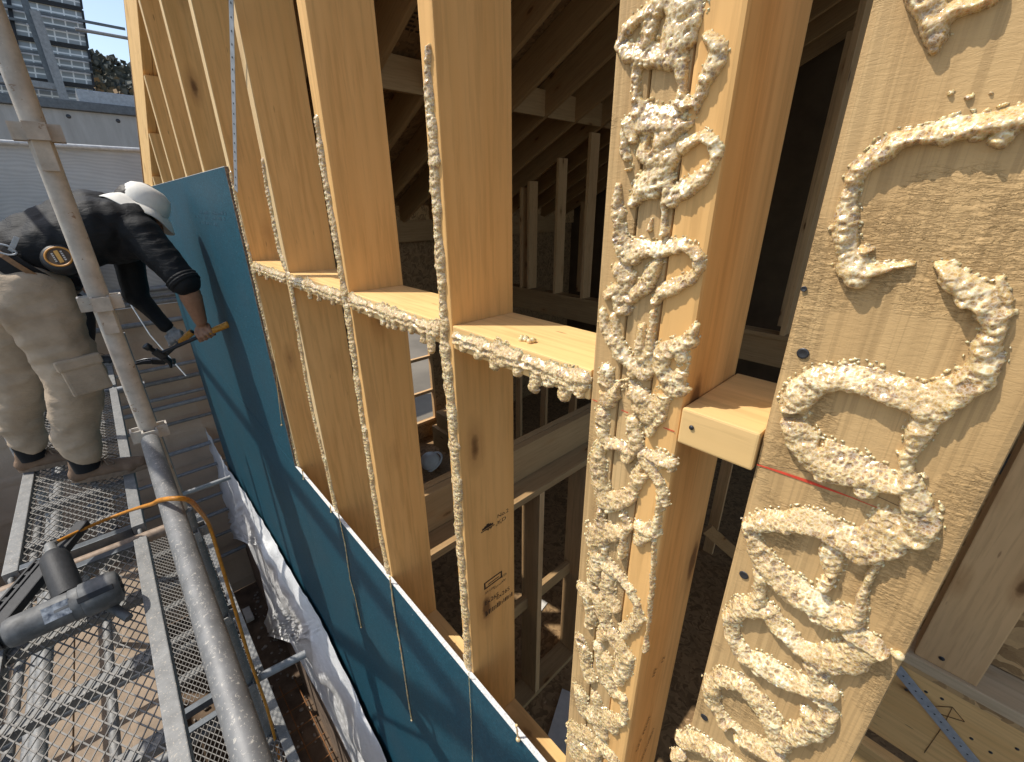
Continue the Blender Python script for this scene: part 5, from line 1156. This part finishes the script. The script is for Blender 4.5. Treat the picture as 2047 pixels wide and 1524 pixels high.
blob('jacket', [(s0 + V((0, 0, .06)), s1, .14, .15), (s1 + V((.1, 0, 0)), s1 + V((.16, .04, -.06)), .09, .07), (s1 + V((-.1, 0, 0)), s1 + V((-.16, .04, -.06)), .09, .07), (s1 + V((.16, .04, -.06)), s1 + V((.11, -.03, -.28)), .06, .045), (s1 + V((-.16, .04, -.06)), s1 + V((-.11, -.03, -.28)), .06, .045)], .011, 4, BLK, P2, .005, (10, 14, 10))
bb = [(s1 + V((0, .06, .02)), hh, .055, .06), (hh, hh + V((0, .02, -.06)), .085, .055), (hh + V((0, .085, -.01)), hh + V((0, .10, -.03)), .010, .013)]
for q in (-1, 1):
    w = s1 + V((q * .10, -.04, -.30)); bb.append((w + V((0, -.02, .06)), w, .034, .028)); bb.append((w, w + V((0, .03, -.07)), .030, .032))
    for k in range(4): o = (k - 1.5) * .019; bb.append((w + V((o, .03, -.08)), w + V((o, .05, -.125 - .008 * (k in (1, 2)))), .009, .008))
    bb.append((w + V((-q * .03, .03, -.05)), w + V((-q * .045, .05, -.09)), .011, .009))
blob('body', bb, .007, 3, SKIN, P2)
MB().lathe([(.15, -.01), (.11, .0), (.108, .04), (.085, .09), (.04, .11), (.001, .114)], frame_to(hh + V((0, .02, .03)), (0, .35, .93)), 28).build('hat', HATW, P2)
BM = (cloth_mat('black_boot', (.03, .028, .026), .6), plain('grey_sole', (.22, .20, .18), .8))
shoe('shoe', (-4.90, -.36, DK + .003), (-4.80, -.075, DK + .003), P2, .048, 0, BM); shoe('shoe', (-5.11, -.52, DK + .003), (-5.08, -.23, DK + .003), P2, .048, 0, BM)
mb = MB()
for an in (a1, a2):
    for k in range(3): mb.lathe([(.046, -.006), (.053, 0), (.046, .006)], Matrix.Translation(an + V((0, 0, -.02 + .02 * k))), 16)
mb.build('boot_cuff', plain('reflective_trim', (.5, .5, .48), .4), P2)
# ------------------------------------------------------------------ light, sky, camera
L = Vector((.375, .375, -.848)).normalized()
sd_ = bpy.data.lights.new('sun', 'SUN'); sd_.energy = 4.5; sd_.angle = R(.53); sd_.color = (1, .95, .86)
so = bpy.data.objects.new('sun', sd_); COL.objects.link(so); so.rotation_euler = L.to_track_quat('-Z', 'Y').to_euler(); so.location = (-3, -3, 8)
w = bpy.data.worlds.new('World'); scene.world = w; w.use_nodes = True; nt = w.node_tree
sky = nt.nodes.new('ShaderNodeTexSky'); sky.sky_type = 'NISHITA'; sky.sun_disc = False; sky.sun_elevation = math.asin(-L.z); sky.sun_rotation = R(225)
sky.air_density = 1.0; sky.dust_density = 1.2; sky.ozone_density = 1.5
tint = nt.nodes.new('ShaderNodeMix'); tint.data_type = 'RGBA'; tint.blend_type = 'MULTIPLY'; tint.inputs[0].default_value = 1; tint.inputs[7].default_value = (1.06, 1.0, .91, 1)
nt.links.new(sky.outputs[0], tint.inputs[6]); nt.links.new(tint.outputs[2], nt.nodes['Background'].inputs[0]); nt.nodes['Background'].inputs[1].default_value = .21
cd = bpy.data.cameras.new('camera'); cd.sensor_fit = 'HORIZONTAL'; cd.sensor_width = 36; cd.lens = F_PX / 2047 * 36; cd.clip_start = .02; cd.clip_end = 2000
co_ = bpy.data.objects.new('camera', cd); COL.objects.link(co_); scene.camera = co_
r_, u_, b_ = CAM @ np.array([1., 0, 0]), CAM @ np.array([0, -1., 0]), CAM @ np.array([0, 0, -1.])
co_.matrix_world = Matrix(((r_[0], u_[0], b_[0], 0), (r_[1], u_[1], b_[1], 0), (r_[2], u_[2], b_[2], 0), (0, 0, 0, 1)))
scene.view_settings.view_transform = 'Standard'; scene.view_settings.look = 'None'; scene.view_settings.exposure = 0
scene.cycles.max_bounces = 8; scene.cycles.diffuse_bounces = 4
